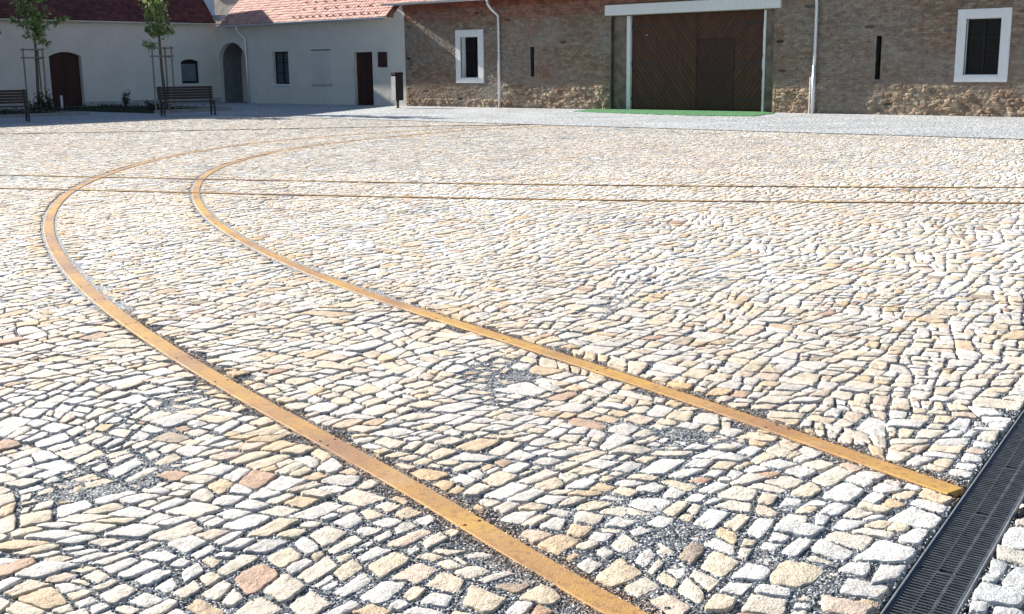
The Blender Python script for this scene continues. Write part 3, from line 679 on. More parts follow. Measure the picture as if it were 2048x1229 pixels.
# passage behind the arch
n = 16; a, b = arch[0], arch[1]; xs = [(a+b)/2-(b-a)/2*math.cos(math.pi*i/n) for i in range(n+1)]; zt = [1.62*k_+.84*math.sqrt(max(0, 1-((x-(a+b)/2)/((b-a)/2))**2)) for x in xs]
D = 7.
m.add([(x, .22, z) for x, z in zip(xs, zt)]+[(x, D, z) for x, z in zip(xs, zt)], [(i, i+1, n+2+i, n+1+i) for i in range(n)], 1)
m.add([(a, .22, 0), (a, D, 0), (a, D, zt[0]), (a, .22, zt[0])], [(0, 1, 2, 3)], 1); m.add([(b, .22, 0), (b, D, 0), (b, D, zt[-1]), (b, .22, zt[-1])], [(3, 2, 1, 0)], 1)
m.add([(a, D, 0), (b, D, 0), (b, D, 3), (a, D, 3)], [(0, 1, 2, 3)])
# right shoulder rising to the barn eave with a curved kneeler
kn = [(10.42*k_, zA)]+[(10.42*k_+.42*math.sin(t), zA+.42*(1-math.cos(t))) for t in np.linspace(.3, 1.45, 6)]
kn = [(10.40*k_, zA), (10.46*k_, zA+.10), (10.55*k_, zA+.2), (10.70*k_, zA+.32), (10.80*k_, zA+.42), (10.99*k_, zA+.42), (10.99*k_, zA)]
m.add([(x, -.0, z) for x, z in kn]+[(x, .3, z) for x, z in kn], [tuple(range(7)), tuple(range(13, 6, -1))]+[(i, 7+i, 7+(i+1) % 7, (i+1) % 7) for i in range(7)])
m.box(2.2, 11.*k_, 5.6, 5.9, -.05, zA)
m.build('wall', [PLAST, simple('passage_shade', (.22, .22, .24), .9)], HA)  # passage plaster coloured darker than the wall, standing in for its shade
m = MB(); m.box(a-.3, b+.2, D-.6, D-.5, 0, 2.8); m.build('passage_dark_end', simple('passage_dark', (.02, .02, .025), .8), HA)  # black sheet closing the passage, in place of its deep shade
wf = window_unit(HA, w1[0], w1[1], w1[2], w1[3], .16, (2, 3))
for c in wf.children: c.data.materials.clear(); c.data.materials.append(simple('dim_glass', (.07, .085, .11), .3, .3))
m = MB(); m.box(w1[0]-.06, w1[1]+.04, -.05, .16, w1[2]-.07, w1[2]-.004, bev=.008); m.build('window_sill', TRIM, HA)
# blocked window: faint recessed outline, painted lintel shadow and sill
b0, b1, bz0, bz1 = 5.94*k_, 7.03*k_, .755*k_, 2.0*k_
bw = MB(); bw.box(b0, b1, -.012, -.001, bz0, bz1-.02, bev=.004); bwo = bw.build('blocked_window', mat_plaster('blocked_plaster', (.72, .70, .65)), HA)
bw = MB(); bw.box(b0-.01, b1+.01, -.03, -.001, bz1-.015, bz1+.02, bev=.004); bw.build('shadow_strip', simple('shadow_strip_grey', (.16, .17, .18), .9, .2, 0, .6, 9), bwo)  # dark strip coloured in for the shadow gap at the window head
bw = MB(); bw.box(b0-.02, b1+.04, -.05, -.001, bz0-.07, bz0-.01, bev=.006); bw.build('sill', simple('grey_sill', (.45, .46, .47), .8), bwo)
d = MB(); d.box(dA[0], dA[1], .17, .22, .01, dA[3]-.0)
for i in range(6):
    x = dA[0]+.06+(dA[1]-dA[0]-.12)*i/6; d.box(x+.006, x+(dA[1]-dA[0]-.12)/6-.006, .155, .17, .08, dA[3]-.08, bev=.004)
dl = d.build('door', WOODD, HA)
h = MB(); h.box(dA[0]+.09, dA[0]+.12, .135, .154, .92, 1.1, bev=.004); h.tube([(dA[0]+.105, .15, 1.02), (dA[0]+.105, .10, 1.02), (dA[0]+.22, .10, 1.02)], .01, 8); h.build('handle', DARKM, dl)
UPA = np.array((0, .75, .72)); UPA /= np.linalg.norm(UPA)
TCA = [(.60, .33, .29), (.64, .37, .32), (.58, .31, .27), (.66, .40, .35)]
ro = roof('roof', HA, (.75, -.36, zA+.03), 10.46*k_-.77, tuple(UPA), (1, 0, 0), 58, 27, 5, TCA)
m = MB(); y1 = .75*27*.155/1.04
m.add([(.76, -.34, zA+.0), (10.46*k_, -.34, zA), (10.46*k_, 2.7, zA+3.0), (.76, 2.7, zA+3.0), (.76, 5.9, zA), (10.46*k_, 5.9, zA)], [(0, 1, 2, 3), (3, 2, 5, 4), (0, 3, 4), (1, 5, 2)])
m.build('roof_slab', simple('tile_back', (.35, .15, .11), .8), HA)
sg = None
for r, (uu, cnt, ph) in enumerate(((.18, 13, .2), (.62, 8, .9), (1.05, 9, .4), (1.5, 8, 1.1))):
    for i in range(cnt):
        s = 5.6+ph*.4+i*(10.9-5.6)/cnt*1.0
        if s > 11.0: continue
        pos = Vector((s, -.36, zA+.03))+Vector(UPA)*uu+Vector((0, -UPA[2], UPA[1]))*.04
        if sg is None:
            m = MB(); m.box(-.035, .035, -.012, .012, -.02, .05, bev=.003); m.box(-.012, .012, 0, .12, -.015, -.005); q = sg = m.build('snow_guard', simple('guard', (.20, .09, .07), .6), HA)
        else: q = sg.copy(); COL.objects.link(q); q.parent = HA
        q.location = pos; q.rotation_euler = (math.atan2(UPA[2], UPA[1]), 0, 0)
gutter(HA, .70, 10.42*k_, -.38, zA+.0, .065)
m = MB(); m.box(.72, 10.4*k_, -.31, -.002, zA-.05, zA-.0, bev=.01); m.build('eave_board', PLAST, HA)
# downpipe by the archway
m = MB(); sp = 1.99*k_
m.tube([(sp-.2, -.38, zA-.05), (sp-.2, -.36, zA-.2), (sp-.15, -.28, zA-.36), (sp-.02, -.10, zA-.56), (sp, -.085, zA-.70), (sp, -.08, 1.5), (sp, -.08, .0)], .042, 10)
dp = m.build('downpipe', ZINC, HA, True)
for z in (2.3, 1.3, .4):
    m = MB(); m.tube([(sp, -.08, z-.015), (sp, -.08, z+.015)], .05, 10); m.box(sp-.01, sp+.01, -.08, -.001, z-.01, z+.01); m.build('pipe_clip', ZINC, dp)
# rain hopper at the roof corner
m = MB(); m.add([(.74, -.62, zA+.20), (1.2, -.62, zA+.20), (1.2, -.40, zA+.20), (.74, -.40, zA+.20), (.70, -.66, zA+.44), (1.27, -.66, zA+.44), (1.27, -.34, zA+.44), (.70, -.34, zA+.44)], [(0, 3, 2, 1), (4, 5, 6, 7), (0, 1, 5, 4), (1, 2, 6, 5), (2, 3, 7, 6), (3, 0, 4, 7)])
m.build('rain_hopper', ZINC, HA)
# maroon board right of the door
m = MB(); m.box(9.62*k_, 10.08*k_, -.035, -.002, 1.345*k_, 1.875*k_, bev=.004); pl = m.build('notice_board', WOODD); pl.matrix_world = TW
tag(pl, 'small plain maroon board hung on the white wall right of the narrow door', 'board')

# white gable seen between the two roofs
HG = thing('white_house', 'small white-walled house showing in the gap between the dark roof and the red roof', 'house', TW)
m = MB(); m.box(-1.72, .70, 1.2, 4.8, 0, 5.4); m.build('wall', PLAST, HG)
m = MB(); m.box(-2.9, -1.722, 1.25, 4.8, 0, 5.4); m.build('metal_cladding', simple('blue_sheet', (.10, .24, .50), .5, .5, .1), HG)
m = MB(); m.add([(-3.1, 1.0, 5.4), (.8, 1.0, 5.4), (.8, 5., 5.4), (-3.1, 5., 5.4), (-3.1, 3., 7.4), (.8, 3., 7.4)], [(0, 1, 5, 4), (2, 3, 4, 5), (0, 4, 3), (1, 2, 5), (3, 2, 1, 0)]); m.build('roof', simple('gable_tile', (.35, .14, .10), .8), HG)

# ------------------------------------------------------------------ the barn
BN = thing('brick_barn', 'long brown brick and rubble stone barn with big wooden gate and white lintel', 'barn', TW)
S0, S1, zB = 10.99*k_, 48., 3.74
ow1 = (13.83*k_-.25, 14.44*k_+.0, .985*k_, 2.295*k_)   # openings in wall
ow1 = (13.66*k_, 14.45*k_, .965*k_, 2.295*k_)
ow2 = (30.36*k_, 31.18*k_, .985*k_, 2.31*k_)
sl1 = (16.69*k_, 16.84*k_, .99*k_, 1.915*k_); sl2 = (28.12*k_, 28.26*k_, .88*k_, 1.965*k_)
gt = (19.84*k_, 25.24*k_, 0., 2.74*k_)
def barn_wall():
    xs = list(np.arange(S0, 38.5, .027))+list(np.arange(38.5, S1, .5)); zs_ = list(np.arange(-.05, zB, .024))+[zB]
    ops = [ow1, ow2, sl1, sl2, gt]
    for o in ops: xs += [o[0], o[1]]; zs_ += [o[2], o[3]]
    xs = np.unique(np.round(xs, 4)); zs_ = np.unique(np.round(zs_, 4)); X, Z = np.meshgrid(xs, zs_)
    def cells(X, Z, w, h, seed, jit):
        """irregular flat stones: nearest jittered site, distance to the joint and a cell id"""
        U = X/w+.5*(vn(X*1.1, Z*1.3, seed)-.5); Q = Z/h+.9*(vn(X*.8, Z*1.1, seed+1)-.5); iu = np.floor(U); iq = np.floor(Q)
        d1 = np.full(X.shape, 9.); d2 = np.full(X.shape, 9.); ida = np.zeros(X.shape); idb = np.zeros(X.shape)
        for a in (-1, 0, 1):
            for b in (-1, 0, 1):
                cu, cq = iu+a, iq+b; pu = cu+.5+jit*(_h(cu, cq, seed+2)-.5)+.5*(cq % 2); pq = cq+.5+.75*jit*(_h(cu, cq, seed+3)-.5)
                du, dq = np.abs(U-pu), np.abs(Q-pq); d = (du**3+dq**3)**(1/3.)
                m = d < d1; d2 = np.where(m, d1, np.minimum(d2, d)); ida = np.where(m, cu, ida); idb = np.where(m, cq, idb); d1 = np.where(m, d, d1)
        return ida, idb, (d2-d1)*h*.9
    r, c, e = cells(X, Z, .24, .074, 51, .5); hh = _h(r, c, 55); h2 = _h(r, c, 56)
    rb, cb, eb = cells(X, Z, .21, .10, 71, .9); gb = _h(rb, cb, 75)
    low = np.clip((.78+.14*(vn(X*.7, X*0, 81)-.5)*2-Z)/.06, 0, 1)
    zone = (np.clip((fbm(X*.33+2.2, Z*.5, 83, 2)-.40)*12, 0, 1)); 
    for a_, b_ in ((12.4, 14.6), (16.9, 18.1), (19.0, 21.3), (27., 28.3), (30.2, 36.5)):
        zone = np.maximum(zone, np.clip((X-a_+.5*(vn(X*1.5, Z*5, 85)-.5))/.35, 0, 1)*np.clip((b_-X+.5*(vn(X*1.5, Z*5, 86)-.5))/.35, 0, 1))
    zone = zone*np.where((X > 11.8) & (X < 16.7) & (Z > .28), 0, 1); zone = np.where((X > 28.6) & (X < 30.1), 0, zone); low = low*np.clip(zone*1.0-np.clip((fbm(X*2.1, Z*3.3, 84, 2)-.56)*9, 0, 1)*.8, 0, 1)
    dome = lambda e_, w_: np.sqrt(np.clip(1-(1-np.clip(e_/w_, 0, 1))**2, 0, 1))
    H1 = dome(e, .02)*(.006+.014*hh)-np.where(h2 > .994, .05, 0)*dome(e, .03)
    ren = np.clip((fbm(X*.55+7, Z*.8, 91, 3)-.50)*8, 0, 1)*np.clip((2.95-Z)*3, 0, 1)      # thin render over much of the wall
    H1 = H1*(1-.7*ren)+.010*ren*1
    HB_ = dome(eb, .04)*(.012+.045*gb)+.02*(fbm(X*9, Z*9, 93, 2)-.5)
    H = H1*(1-low)+HB_*low+.05*(fbm(X*.35, Z*.5, 95, 2)-.5)*.6+.006*(vn(X*17, Z*17, 96)-.5)
    # masks near openings
    near = np.zeros_like(X, bool)
    for o in ops: near |= (X > o[0]-.05) & (X < o[1]+.05) & (Z > o[2]-.05) & (Z < o[3]+.05)
    H = np.where(near, 0, H); H = np.where((X < S0+.03), 0, H)
    bc = np.array([(.27, .20, .145), (.31, .24, .18), (.23, .17, .125), (.32, .26, .20), (.28, .175, .125), (.20, .15, .115)])
    C = bc[(np.floor(hh*997)).astype(int) % 6]
    mor = np.clip(1-e/.014, 0, 1)[..., None]*.6; C = C*(1-mor)+np.array((.12, .095, .075))*mor
    C = C*(1-.4*ren[..., None])+np.array((.26, .235, .20))*.4*ren[..., None]
    C = np.where((h2 > .994)[..., None] & (low < .5)[..., None], np.array((.05, .035, .03)), C)
    lc = np.array([(.38, .29, .205), (.47, .38, .27), (.31, .23, .165), (.43, .36, .28), (.30, .205, .15)])[(np.floor(gb*991)).astype(int) % 5]
    mo2 = np.clip(1-eb/.02, 0, 1)[..., None]; lc = lc*(1-mo2*.6)+np.array((.22, .16, .11))*mo2*.6
    C = C*(1-low[..., None])+lc*low[..., None]
    red = np.clip((Z-(3.02+.25*np.clip((X-21)/5, 0, 1)+.35*np.clip((X-26)/4, 0, 1)+.18*(fbm(X*.8, Z*0, 97, 2)-.5)))/.12, 0, 1)
    red = np.maximum(red, .75*np.clip((vn(X*.9+3, Z*1.5, 98)-.72)*6, 0, 1)*(X < 19))[..., None]
    rc = np.array([(.26, .115, .085), (.21, .09, .07), (.31, .15, .11)])[(np.floor(h2*983)).astype(int) % 3]
    C = C*(1-red*.75)+rc*red*.75
    blot = fbm(X*.4, Z*.7, 99, 3)[..., None]; gq = np.clip((fbm(X*.55+4, Z*.9, 105, 3)-.47)*6, 0, 1)[..., None]*.45*(1-low[..., None])*(1-red); C = C*(1-gq)+np.array((.27, .26, .24))*gq; wq = np.clip((fbm(X*.7+9, Z*1.1, 107, 3)-.55)*7, 0, 1)[..., None]*.35; C = C*(1-wq)+np.array((.23, .13, .08))*wq; C = C*(.86+.24*blot)
    nx, nz = len(xs), len(zs_); i = (np.arange(nx-1)[None]+np.arange(nz-1)[:, None]*nx); f = np.stack([i, i+1, i+1+nx, i+nx], -1).reshape(-1, 4)
    cx = ((xs[1:]+xs[:-1])/2)[None]+np.zeros((nz-1, 1)); cz = ((zs_[1:]+zs_[:-1])/2)[:, None]+np.zeros((1, nx-1)); kp = np.ones(cx.shape, bool)
    for o in ops: kp &= ~((cx > o[0]) & (cx < o[1]) & (cz > o[2]) & (cz < o[3]))
    f = f[kp.ravel()]
    V = np.stack([X, -H, Z], -1).reshape(-1, 3); C = C.reshape(-1, 3)
    # reveals
    ev = []; ef = []; b = len(V)
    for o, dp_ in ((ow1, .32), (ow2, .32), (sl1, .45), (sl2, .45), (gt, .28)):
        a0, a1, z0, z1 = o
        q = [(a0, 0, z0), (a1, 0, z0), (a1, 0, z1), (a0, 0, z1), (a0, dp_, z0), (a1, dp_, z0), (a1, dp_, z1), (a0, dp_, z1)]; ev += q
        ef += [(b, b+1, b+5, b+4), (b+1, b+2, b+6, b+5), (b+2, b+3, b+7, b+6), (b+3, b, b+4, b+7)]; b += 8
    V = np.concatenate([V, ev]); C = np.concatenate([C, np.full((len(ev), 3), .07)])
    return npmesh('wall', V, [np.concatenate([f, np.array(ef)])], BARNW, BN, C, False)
barn_wall()
m = MB()
for o in (sl1, sl2): m.box(o[0]-.1, o[1]+.1, .44, .5, o[2]-.1, o[3]+.1)
m.box(S0, S1, 9., 9.3, 0, zB); m.box(S0, S0+.3, .4, 9, 0, zB)
m.build('dark_interior', simple('interior', (.01, .01, .01), .9), BN)
# rough lower end of the right slit handled by a small broken notch
# roof
UPB = np.array((0, .78, .62)); UPB /= np.linalg.norm(UPB)
roof('roof', BN, (10.40*k_, -.42, zB+.02), S1-10.40*k_, tuple(UPB), (1, 0, 0), 215, 22, 9, TCA)
m = MB(); m.add([(10.4*k_, -.40, zB), (S1, -.40, zB), (S1, 4.6, zB+3.9), (10.4*k_, 4.6, zB+3.9), (10.4*k_, 9.3, zB), (S1, 9.3, zB)], [(0, 1, 2, 3), (3, 2, 5, 4), (0, 3, 4), (1, 5, 2)])
m.build('roof_slab', simple('tile_back2', (.35, .15, .11), .8), BN)
gutter(BN, 10.36*k_, S1, -.46, zB+.0, .07)
m = MB(); rb = random.Random(4)
m.box(11.0*k_, S1, -.085, -.002, zB-.16, zB-.0); m.box(11.0*k_, S1, -.06, -.002, zB-.27, zB-.163)
m.build('brick_cornice', simple('cornice_brick', (.26, .10, .07), .9, .2, 0, .5, 5, .02, 14), BN)
# framed windows
for (o, ot, sh, bd) in ((ow1, (13.44*k_, 14.70*k_, .79*k_, 2.52*k_), .0, .24), (ow2, (30.15*k_, 31.41*k_, .815*k_, 2.53*k_), 0., .10)):
    m = MB(); pr = -.035
    m.box(ot[0], o[0], pr, 0.05, ot[2], ot[3], bev=.006); m.box(o[1], ot[1], pr, .05, ot[2], ot[3], bev=.006)
    m.box(o[0], o[1], pr, .05, o[3], ot[3]-.0015, bev=.006); m.box(o[0], o[1], pr, .05, ot[2]+.0015, o[2], bev=.006)
    m.box(o[0]+.0005, o[0]+.012, .051, .30, o[2], o[3]); m.box(o[1]-.012, o[1]-.0005, .051, .30, o[2], o[3]); m.box(o[0]+.012, o[1]-.012, .051, .30, o[2]+.0005, o[2]+.012); m.box(o[0]+.012, o[1]-.012, .051, .3, o[3]-.012, o[3]-.0005)
    sr = m.build('window_surround', TRIM, BN)
    window_unit(BN, o[0]+.012, o[1]-.012, o[2]+.012, o[3]-.012, bd, (2, 3) if bd > .2 else (2, 3), fw_=.035)
# gate recess
jl, jr = 20.46*k_, 24.86*k_; zG = 2.74*k_
m = MB(); bcol = simple('recess_brick', (.225, .185, .155), .9, .2, 0, .5, 4, .03, 16)
m.box(gt[0], jl-.14, .15, .28, -.02, zG-.002); m.build('recess_pier', bcol, BN); m = MB(); m.box(jr+.07, gt[1], .15, .28, -.02, zG-.002); m.build('recess_pier', bcol, BN)
m = MB(); rj = random.Random(3)
def jamb(x0, x1, wob):
    zs2 = np.linspace(0, zG-.005, 26); vs = []
    for z in zs2:
        d = wob*(rj.random()-.5); vs += [(x0, .12, z), (x1+d, .12, z), (x1+d, .30, z), (x0, .30, z)]
    fs = []
    for i in range(len(zs2)-1):
        for k in range(4): fs.append((i*4+k, i*4+(k+1) % 4, i*4+4+(k+1) % 4, i*4+4+k))
    m.add(vs, fs)
jamb(jl-.14, jl, .02); m.build('white_jamb', TRIM, BN); m = MB(); jamb(jr+.07, jr-.005, .03)
m.build('white_jamb', TRIM, BN)
# gate leaves with diagonal boards
mid = 22.71*k_; wk = (22.74*k_, 23.94*k_, .03, 2.02*k_)
def boards(m, x0, x1, z0, z1, y0, y1, sgn, holes=(), w=.13):
    """diagonal boards clipped to a rectangle; sgn=+1 leans '/' """
    import itertools
    def clip(poly, f):
        out = []
        for i in range(len(poly)):
            a, b = poly[i], poly[(i+1) % len(poly)]; fa, fb = f(a), f(b)
            if fa >= 0: out.append(a)
            if fa*fb < 0: t = fa/(fa-fb); out.append((a[0]+(b[0]-a[0])*t, a[1]+(b[1]-a[1])*t))
        return out
    d = (math.cos(R_(52)), math.sin(R_(52))*sgn); nn = (-d[1], d[0]); L = 9
    regs = [(x0, x1, z0, z1)]
    for h in holes:
        regs = [(x0, h[0], z0, z1), (h[1], x1, z0, z1), (h[0], h[1], h[3], z1)]
    for (a, b, c, e_) in regs:
        if b-a < .02: continue
        for k in range(-60, 60):
            cx, cz = (x0+x1)/2+nn[0]*k*w, (z0+z1)/2+nn[1]*k*w; g = .004
            P_ = [(cx+d[0]*L+nn[0]*g, cz+d[1]*L+nn[1]*g), (cx+d[0]*L+nn[0]*(w-g), cz+d[1]*L+nn[1]*(w-g)), (cx-d[0]*L+nn[0]*(w-g), cz-d[1]*L+nn[1]*(w-g)), (cx-d[0]*L+nn[0]*g, cz-d[1]*L+nn[1]*g)]
            for f in (lambda p: p[0]-a, lambda p: b-p[0], lambda p: p[1]-c, lambda p: e_-p[1]):
                P_ = clip(P_, f)
                if len(P_) < 3: break
            if len(P_) < 3: continue
            yj = y0-((k*7919) % 5)*.0018; n_ = len(P_)
            m.add([(p[0], yj, p[1]) for p in P_]+[(p[0], y1, p[1]) for p in P_], [tuple(range(n_)), tuple(range(2*n_-1, n_-1, -1))]+[(i, (i+1) % n_, n_+(i+1) % n_, n_+i) for i in range(n_)], (k*31 % 3))
WG = [mat_wood('gate_wood_a', (.088, .037, .022), (.066, .028, .017)), mat_wood('gate_wood_b', (.080, .034, .020), (.060, .026, .016)), mat_wood('gate_wood_c', (.098, .041, .023), (.072, .031, .018))]
def leaf(x0, x1, sgn, holes, hx):
    m = MB(); boards(m, x0, x1, .03, zG-.01, .215, .235, sgn, holes)
    if not holes: m.box(x0, x1, .236, .27, .03, zG-.01)
    else:
        m.box(x0, wk[0], .236, .27, .03, zG-.01); m.box(wk[1], x1, .236, .27, .03, zG-.01); m.box(wk[0], wk[1], .236, .27, wk[3], zG-.01)
    o = m.build('gate_leaf', WG, BN)
    for z in (.35, 1.35*k_, 2.42*k_):
        h = MB(); a_, b_ = sorted((hx, hx+(.75 if hx < mid else -.75))); h.box(a_, b_, .198, .208, z-.03, z+.03, bev=.003)
        h.tube([(hx, .20, z-.06), (hx, .20, z+.06)], .018, 8); h.build('strap_hinge', DARKM, o)
    return o
leaf(jl+.005, mid-.008, -1, (), jl+.01); lr = leaf(mid+.008, jr-.01, 1, (wk,), jr-.02)
m = MB(); boards(m, wk[0]+.012, wk[1]-.012, .04, wk[3]-.012, .212, .235, 1, (), .10); m.box(wk[0]+.012, wk[1]-.012, .236, .262, .04, wk[3]-.012)
wd_ = m.build('wicket_door', [mat_wood('wicket_wood', (.062, .027, .020), (.046, .020, .016)), WG[1], mat_wood('wicket_wood2', (.056, .025, .019), (.042, .019, .015))], lr)
wd_.data.materials[1] = wd_.data.materials[0]
h = MB(); h.box(wk[0]+.07, wk[0]+.11, .198, .208, .95, 1.17, bev=.003); h.tube([(wk[0]+.09, .2, 1.08), (wk[0]+.09, .15, 1.08), (wk[0]+.2, .15, 1.08)], .011, 8); h.build('handle', DARKM, wd_)
m = MB(); m.tube([(21.0*k_, .20, 2.17*k_), (21.0*k_, .19, 2.17*k_)], .018, 10); m.build('white_knob', TRIM, BN)
# lintel
m = MB(); m.box(19.66*k_, 25.44*k_, -.10, .10, 2.765*k_, 3.065*k_, bev=.012); m.build('lintel', TRIM, BN)
# downpipes
def pipe(par, s, lab=None, kick=True, dbl=False):
    m = MB(); 
    m.tube([(s-.2, -.46, zB-.05), (s-.2, -.44, zB-.2), (s-.14, -.34, zB-.36), (s-.01, -.13, zB-.58), (s, -.115, zB-.70), (s, -.11, 1.6), (s, -.11, .0)], .048, 10)
    if dbl: m.tube([(s, -.11, 1.35), (s, -.11, 0)], .056, 10)
    o = m.build('downpipe', ZINC, par, True)
    for z in (2.6, 1.6, .5):
        c = MB(); c.tube([(s, -.11, z-.015), (s, -.11, z+.015)], .062, 10); c.box(s-.012, s+.012, -.11, .0, z-.01, z+.01); c.build('pipe_clip', ZINC, o)
    if dbl:
        c = MB(); c.tube([(s-.13, -.07, 1.02), (s-.13, -.07, 0)], .022, 8); c.build('earthing_tube', ZINC, o)
pipe(BN, 15.44*k_); pipe(BN, 26.5*k_, dbl=True)

# ------------------------------------------------------------------ green mat at the gate
m = MB(); P_ = [(19.74, -1.72), (19.2, -.05), (19.9, -.03), (19.9, .22), (25.0, .22), (25.05, -.05), (25.5, -.3), (26.03, -2.38), (24.46, -2.65), (23.0, -2.45), (21.45, -2.16)]
P_ = [(x*k_, y*k_) for x, y in P_]; Q_ = []; rm = random.Random(8)
for i, a in enumerate(P_):
    b = P_[(i+1) % len(P_)]
    for t in range(9):
        f = t/9; w_ = (.05 if t else 0)*(a[1] < .1 and b[1] < .1); Q_.append((a[0]+(b[0]-a[0])*f+rm.uniform(-1, 1)*w_, a[1]+(b[1]-a[1])*f+rm.uniform(-1, 1)*w_*1.3))
P_ = Q_; n = len(P_)
m.add([(x, y, .016) for x, y in P_]+[(x, y, .0) for x, y in P_], [tuple(range(n)), tuple(range(2*n-1, n-1, -1))]+[(i, n+i, n+(i+1) % n, (i+1) % n) for i in range(n)])
o = m.build('green_mat', MAT_G); o.matrix_world = TW; tag(o, 'bright green artificial grass mat lying in front of the barn gate', 'mat')

# ------------------------------------------------------------------ benches
def bench(T, label):
    t = thing('park_bench', label, 'bench', T, 'dark slatted benches in the shade')
    L = 1.75; 
    sm = MB()
    for i in range(5): sm.box(-L/2, L/2, -.22+i*.095, -.22+i*.095+.08, .425, .455, bev=.006)
    sm.build('seat', WOODB, t)
    bm_ = MB(); Tb = Matrix.Translation((0, .26, .47)) @ Matrix.Rotation(R_(-13), 4, 'X')
    for i in range(5): bm_.box(-L/2, L/2, -.012, .012, .05+i*.083, .05+i*.083+.072, T=Tb, bev=.006)
    bm_.build('backrest', WOODB, t)
    for x in (-L/2+.09, L/2-.09):
        f = MB(); f.box(x-.03, x+.03, -.235, .28, .375, .424, bev=.004); f.box(x-.028, x+.028, .013, .045, -.06, .47, T=Tb, bev=.004); f.build('frame', DARKM, t)
        for y, dy in ((-.20, -.05), (.24, .05)):
            l = MB(); l.add([(x-.03, y-.03, .376), (x+.03, y-.03, .376), (x+.03, y+.03, .376), (x-.03, y+.03, .376), (x-.025, y+dy-.025, 0), (x+.025, y+dy-.025, 0), (x+.025, y+dy+.025, 0), (x-.025, y+dy+.025, 0)], [(0, 1, 2, 3), (7, 6, 5, 4), (0, 4, 5, 1), (1, 5, 6, 2), (2, 6, 7, 3), (3, 7, 4, 0)])
            l.build('leg', DARKM, t)
    return t
# local x = long axis, front = -y
bench(Matrix.Translation((-10.22, 37.15, 0)) @ Matrix.Rotation(R_(27), 4, 'Z'), 'dark slatted park bench in front of the right tree and arched window')
bench(Matrix.Translation((-14.72, 33.6, 0)) @ Matrix.Rotation(R_(30), 4, 'Z'), 'dark slatted park bench cut off by the left edge of the photo')

# ------------------------------------------------------------------ litter bin
lb = thing('litter_bin', 'brown litter bin with sun and shade put into its two tones, on a post by the white wing', 'litter bin', Matrix.Translation((-4.02, 42.03, 0)) @ Matrix.Rotation(TH+R_(2), 4, 'Z'))
# turn so that one narrow face shows left (pale) and one wide face right (dark)
m = MB(); m.box(-.17, .17, -.13, .13, .27, 1.14, bev=.012); m.build('body', BIN_D, lb)
m = MB(); m.box(-.168, .162, -.142, -.132, .28, 1.10, bev=.003); m.build('side_panel', BIN_D, lb)
m = MB(); m.box(-.182, -.171, -.12, .12, .28, 1.12, bev=.003); m.build('side_panel', BIN_L, lb)
m = MB(); m.box(-.19, .19, -.15, .15, 1.14, 1.26, bev=.02); m.build('hood', BIN_D, lb)
m = MB(); m.box(-.035, .035, -.035, .035, 0, .27, bev=.005); m.box(-.09, .09, -.07, .07, 0, .012); m.build('post', BIN_D, lb)
lb.matrix_world = Matrix.Translation((-4.02, 42.03, 0)) @ Matrix.Rotation(R_(45), 4, 'Z')
# ------------------------------------------------------------------ planting beds and low plants
def bedbox(s0, s1, n0, n1, lab):
    t = thing('planting_bed', lab, 'planting bed', TW)
    m = MB(); m.box(s0, s1, n0, n1, -.02, .05); m.build('soil', SOIL, t)
    m = MB(); m.box(s1, s1+.10, n0, n1+.1, -.02, .11, bev=.01); m.box(s0, s1, n1, n1+.10, -.02, .109, bev=.01); m.build('kerb', KERB, t)
bedbox(.3, 7.55, -30, -10.75, 'low kerbed planting bed around the left tree'); bedbox(.3, 8.9, -9.0, -6.0, 'low kerbed planting bed around the right tree behind the bench')
def leaf_cloud(pts, size, cols, seed):
    rg = np.random.default_rng(seed); n = len(pts); pts = np.array(pts); a = rg.normal(size=(n, 3)); a /= np.linalg.norm(a, axis=1)[:, None]; b = np.cross(a, rg.normal(size=(n, 3))); b /= np.linalg.norm(b, axis=1)[:, None]
    s = rg.uniform(.6, 1.3, (n, 1))*size; V = np.stack([pts-a*s, pts+b*s*.5-a*s*.1, pts+a*s, pts-b*s*.5-a*s*.1], 1).reshape(-1, 3)
    F = np.arange(n*4).reshape(n, 4); C = np.array(cols)[rg.integers(0, len(cols), n)]*rg.uniform(.75, 1.2, (n, 1)); return V, F, np.repeat(C, 4, 0)
def shrub(s, n, h, r, lab, cnt=260, seed=0, name='small_shrub', group='low shrubs in the planting beds'):
    rg = np.random.default_rng(seed); t = thing(name, lab, 'shrub', TWat(s, n, 0, .04), group)
    m = MB(); pts = []
    for i in range(12):
        a = rg.uniform(0, 6.28); q = rg.uniform(.2, 1)*r; hh = h*rg.uniform(.5, 1); e_ = Vector((q*math.cos(a), q*math.sin(a), hh)); m.tube([(0, 0, 0), tuple(e_*.5+Vector((0, 0, .08))), tuple(e_)], [.008, .006, .003], 5)
        for _ in range(cnt//12): f = rg.uniform(.3, 1.05); pts.append(tuple(np.array(e_)*f+rg.normal(0, .05, 3)))
    m.build('stems', BARK, t); V, F, C = leaf_cloud(pts, .045, [(.03, .05, .02), (.045, .075, .025), (.02, .035, .016)], seed); npmesh('foliage', V, [F], LEAF, t, C)
shrub(5.4, -10.95, .75, .38, 'dark bushy shrub at the foot of the left tree', 420, 1)
shrub(2.9, -8.6+2.2, .72, .26, 'small wispy shrub against the white wall between door and bench', 200, 2)
shrub(6.3, -11.9, .45, .3, 'low dark plant left of the left tree trunk', 160, 3)
shrub(7.2, -10.2+2.2, .35, .3, 'low dark plant behind the left end of the bench', 160, 4)
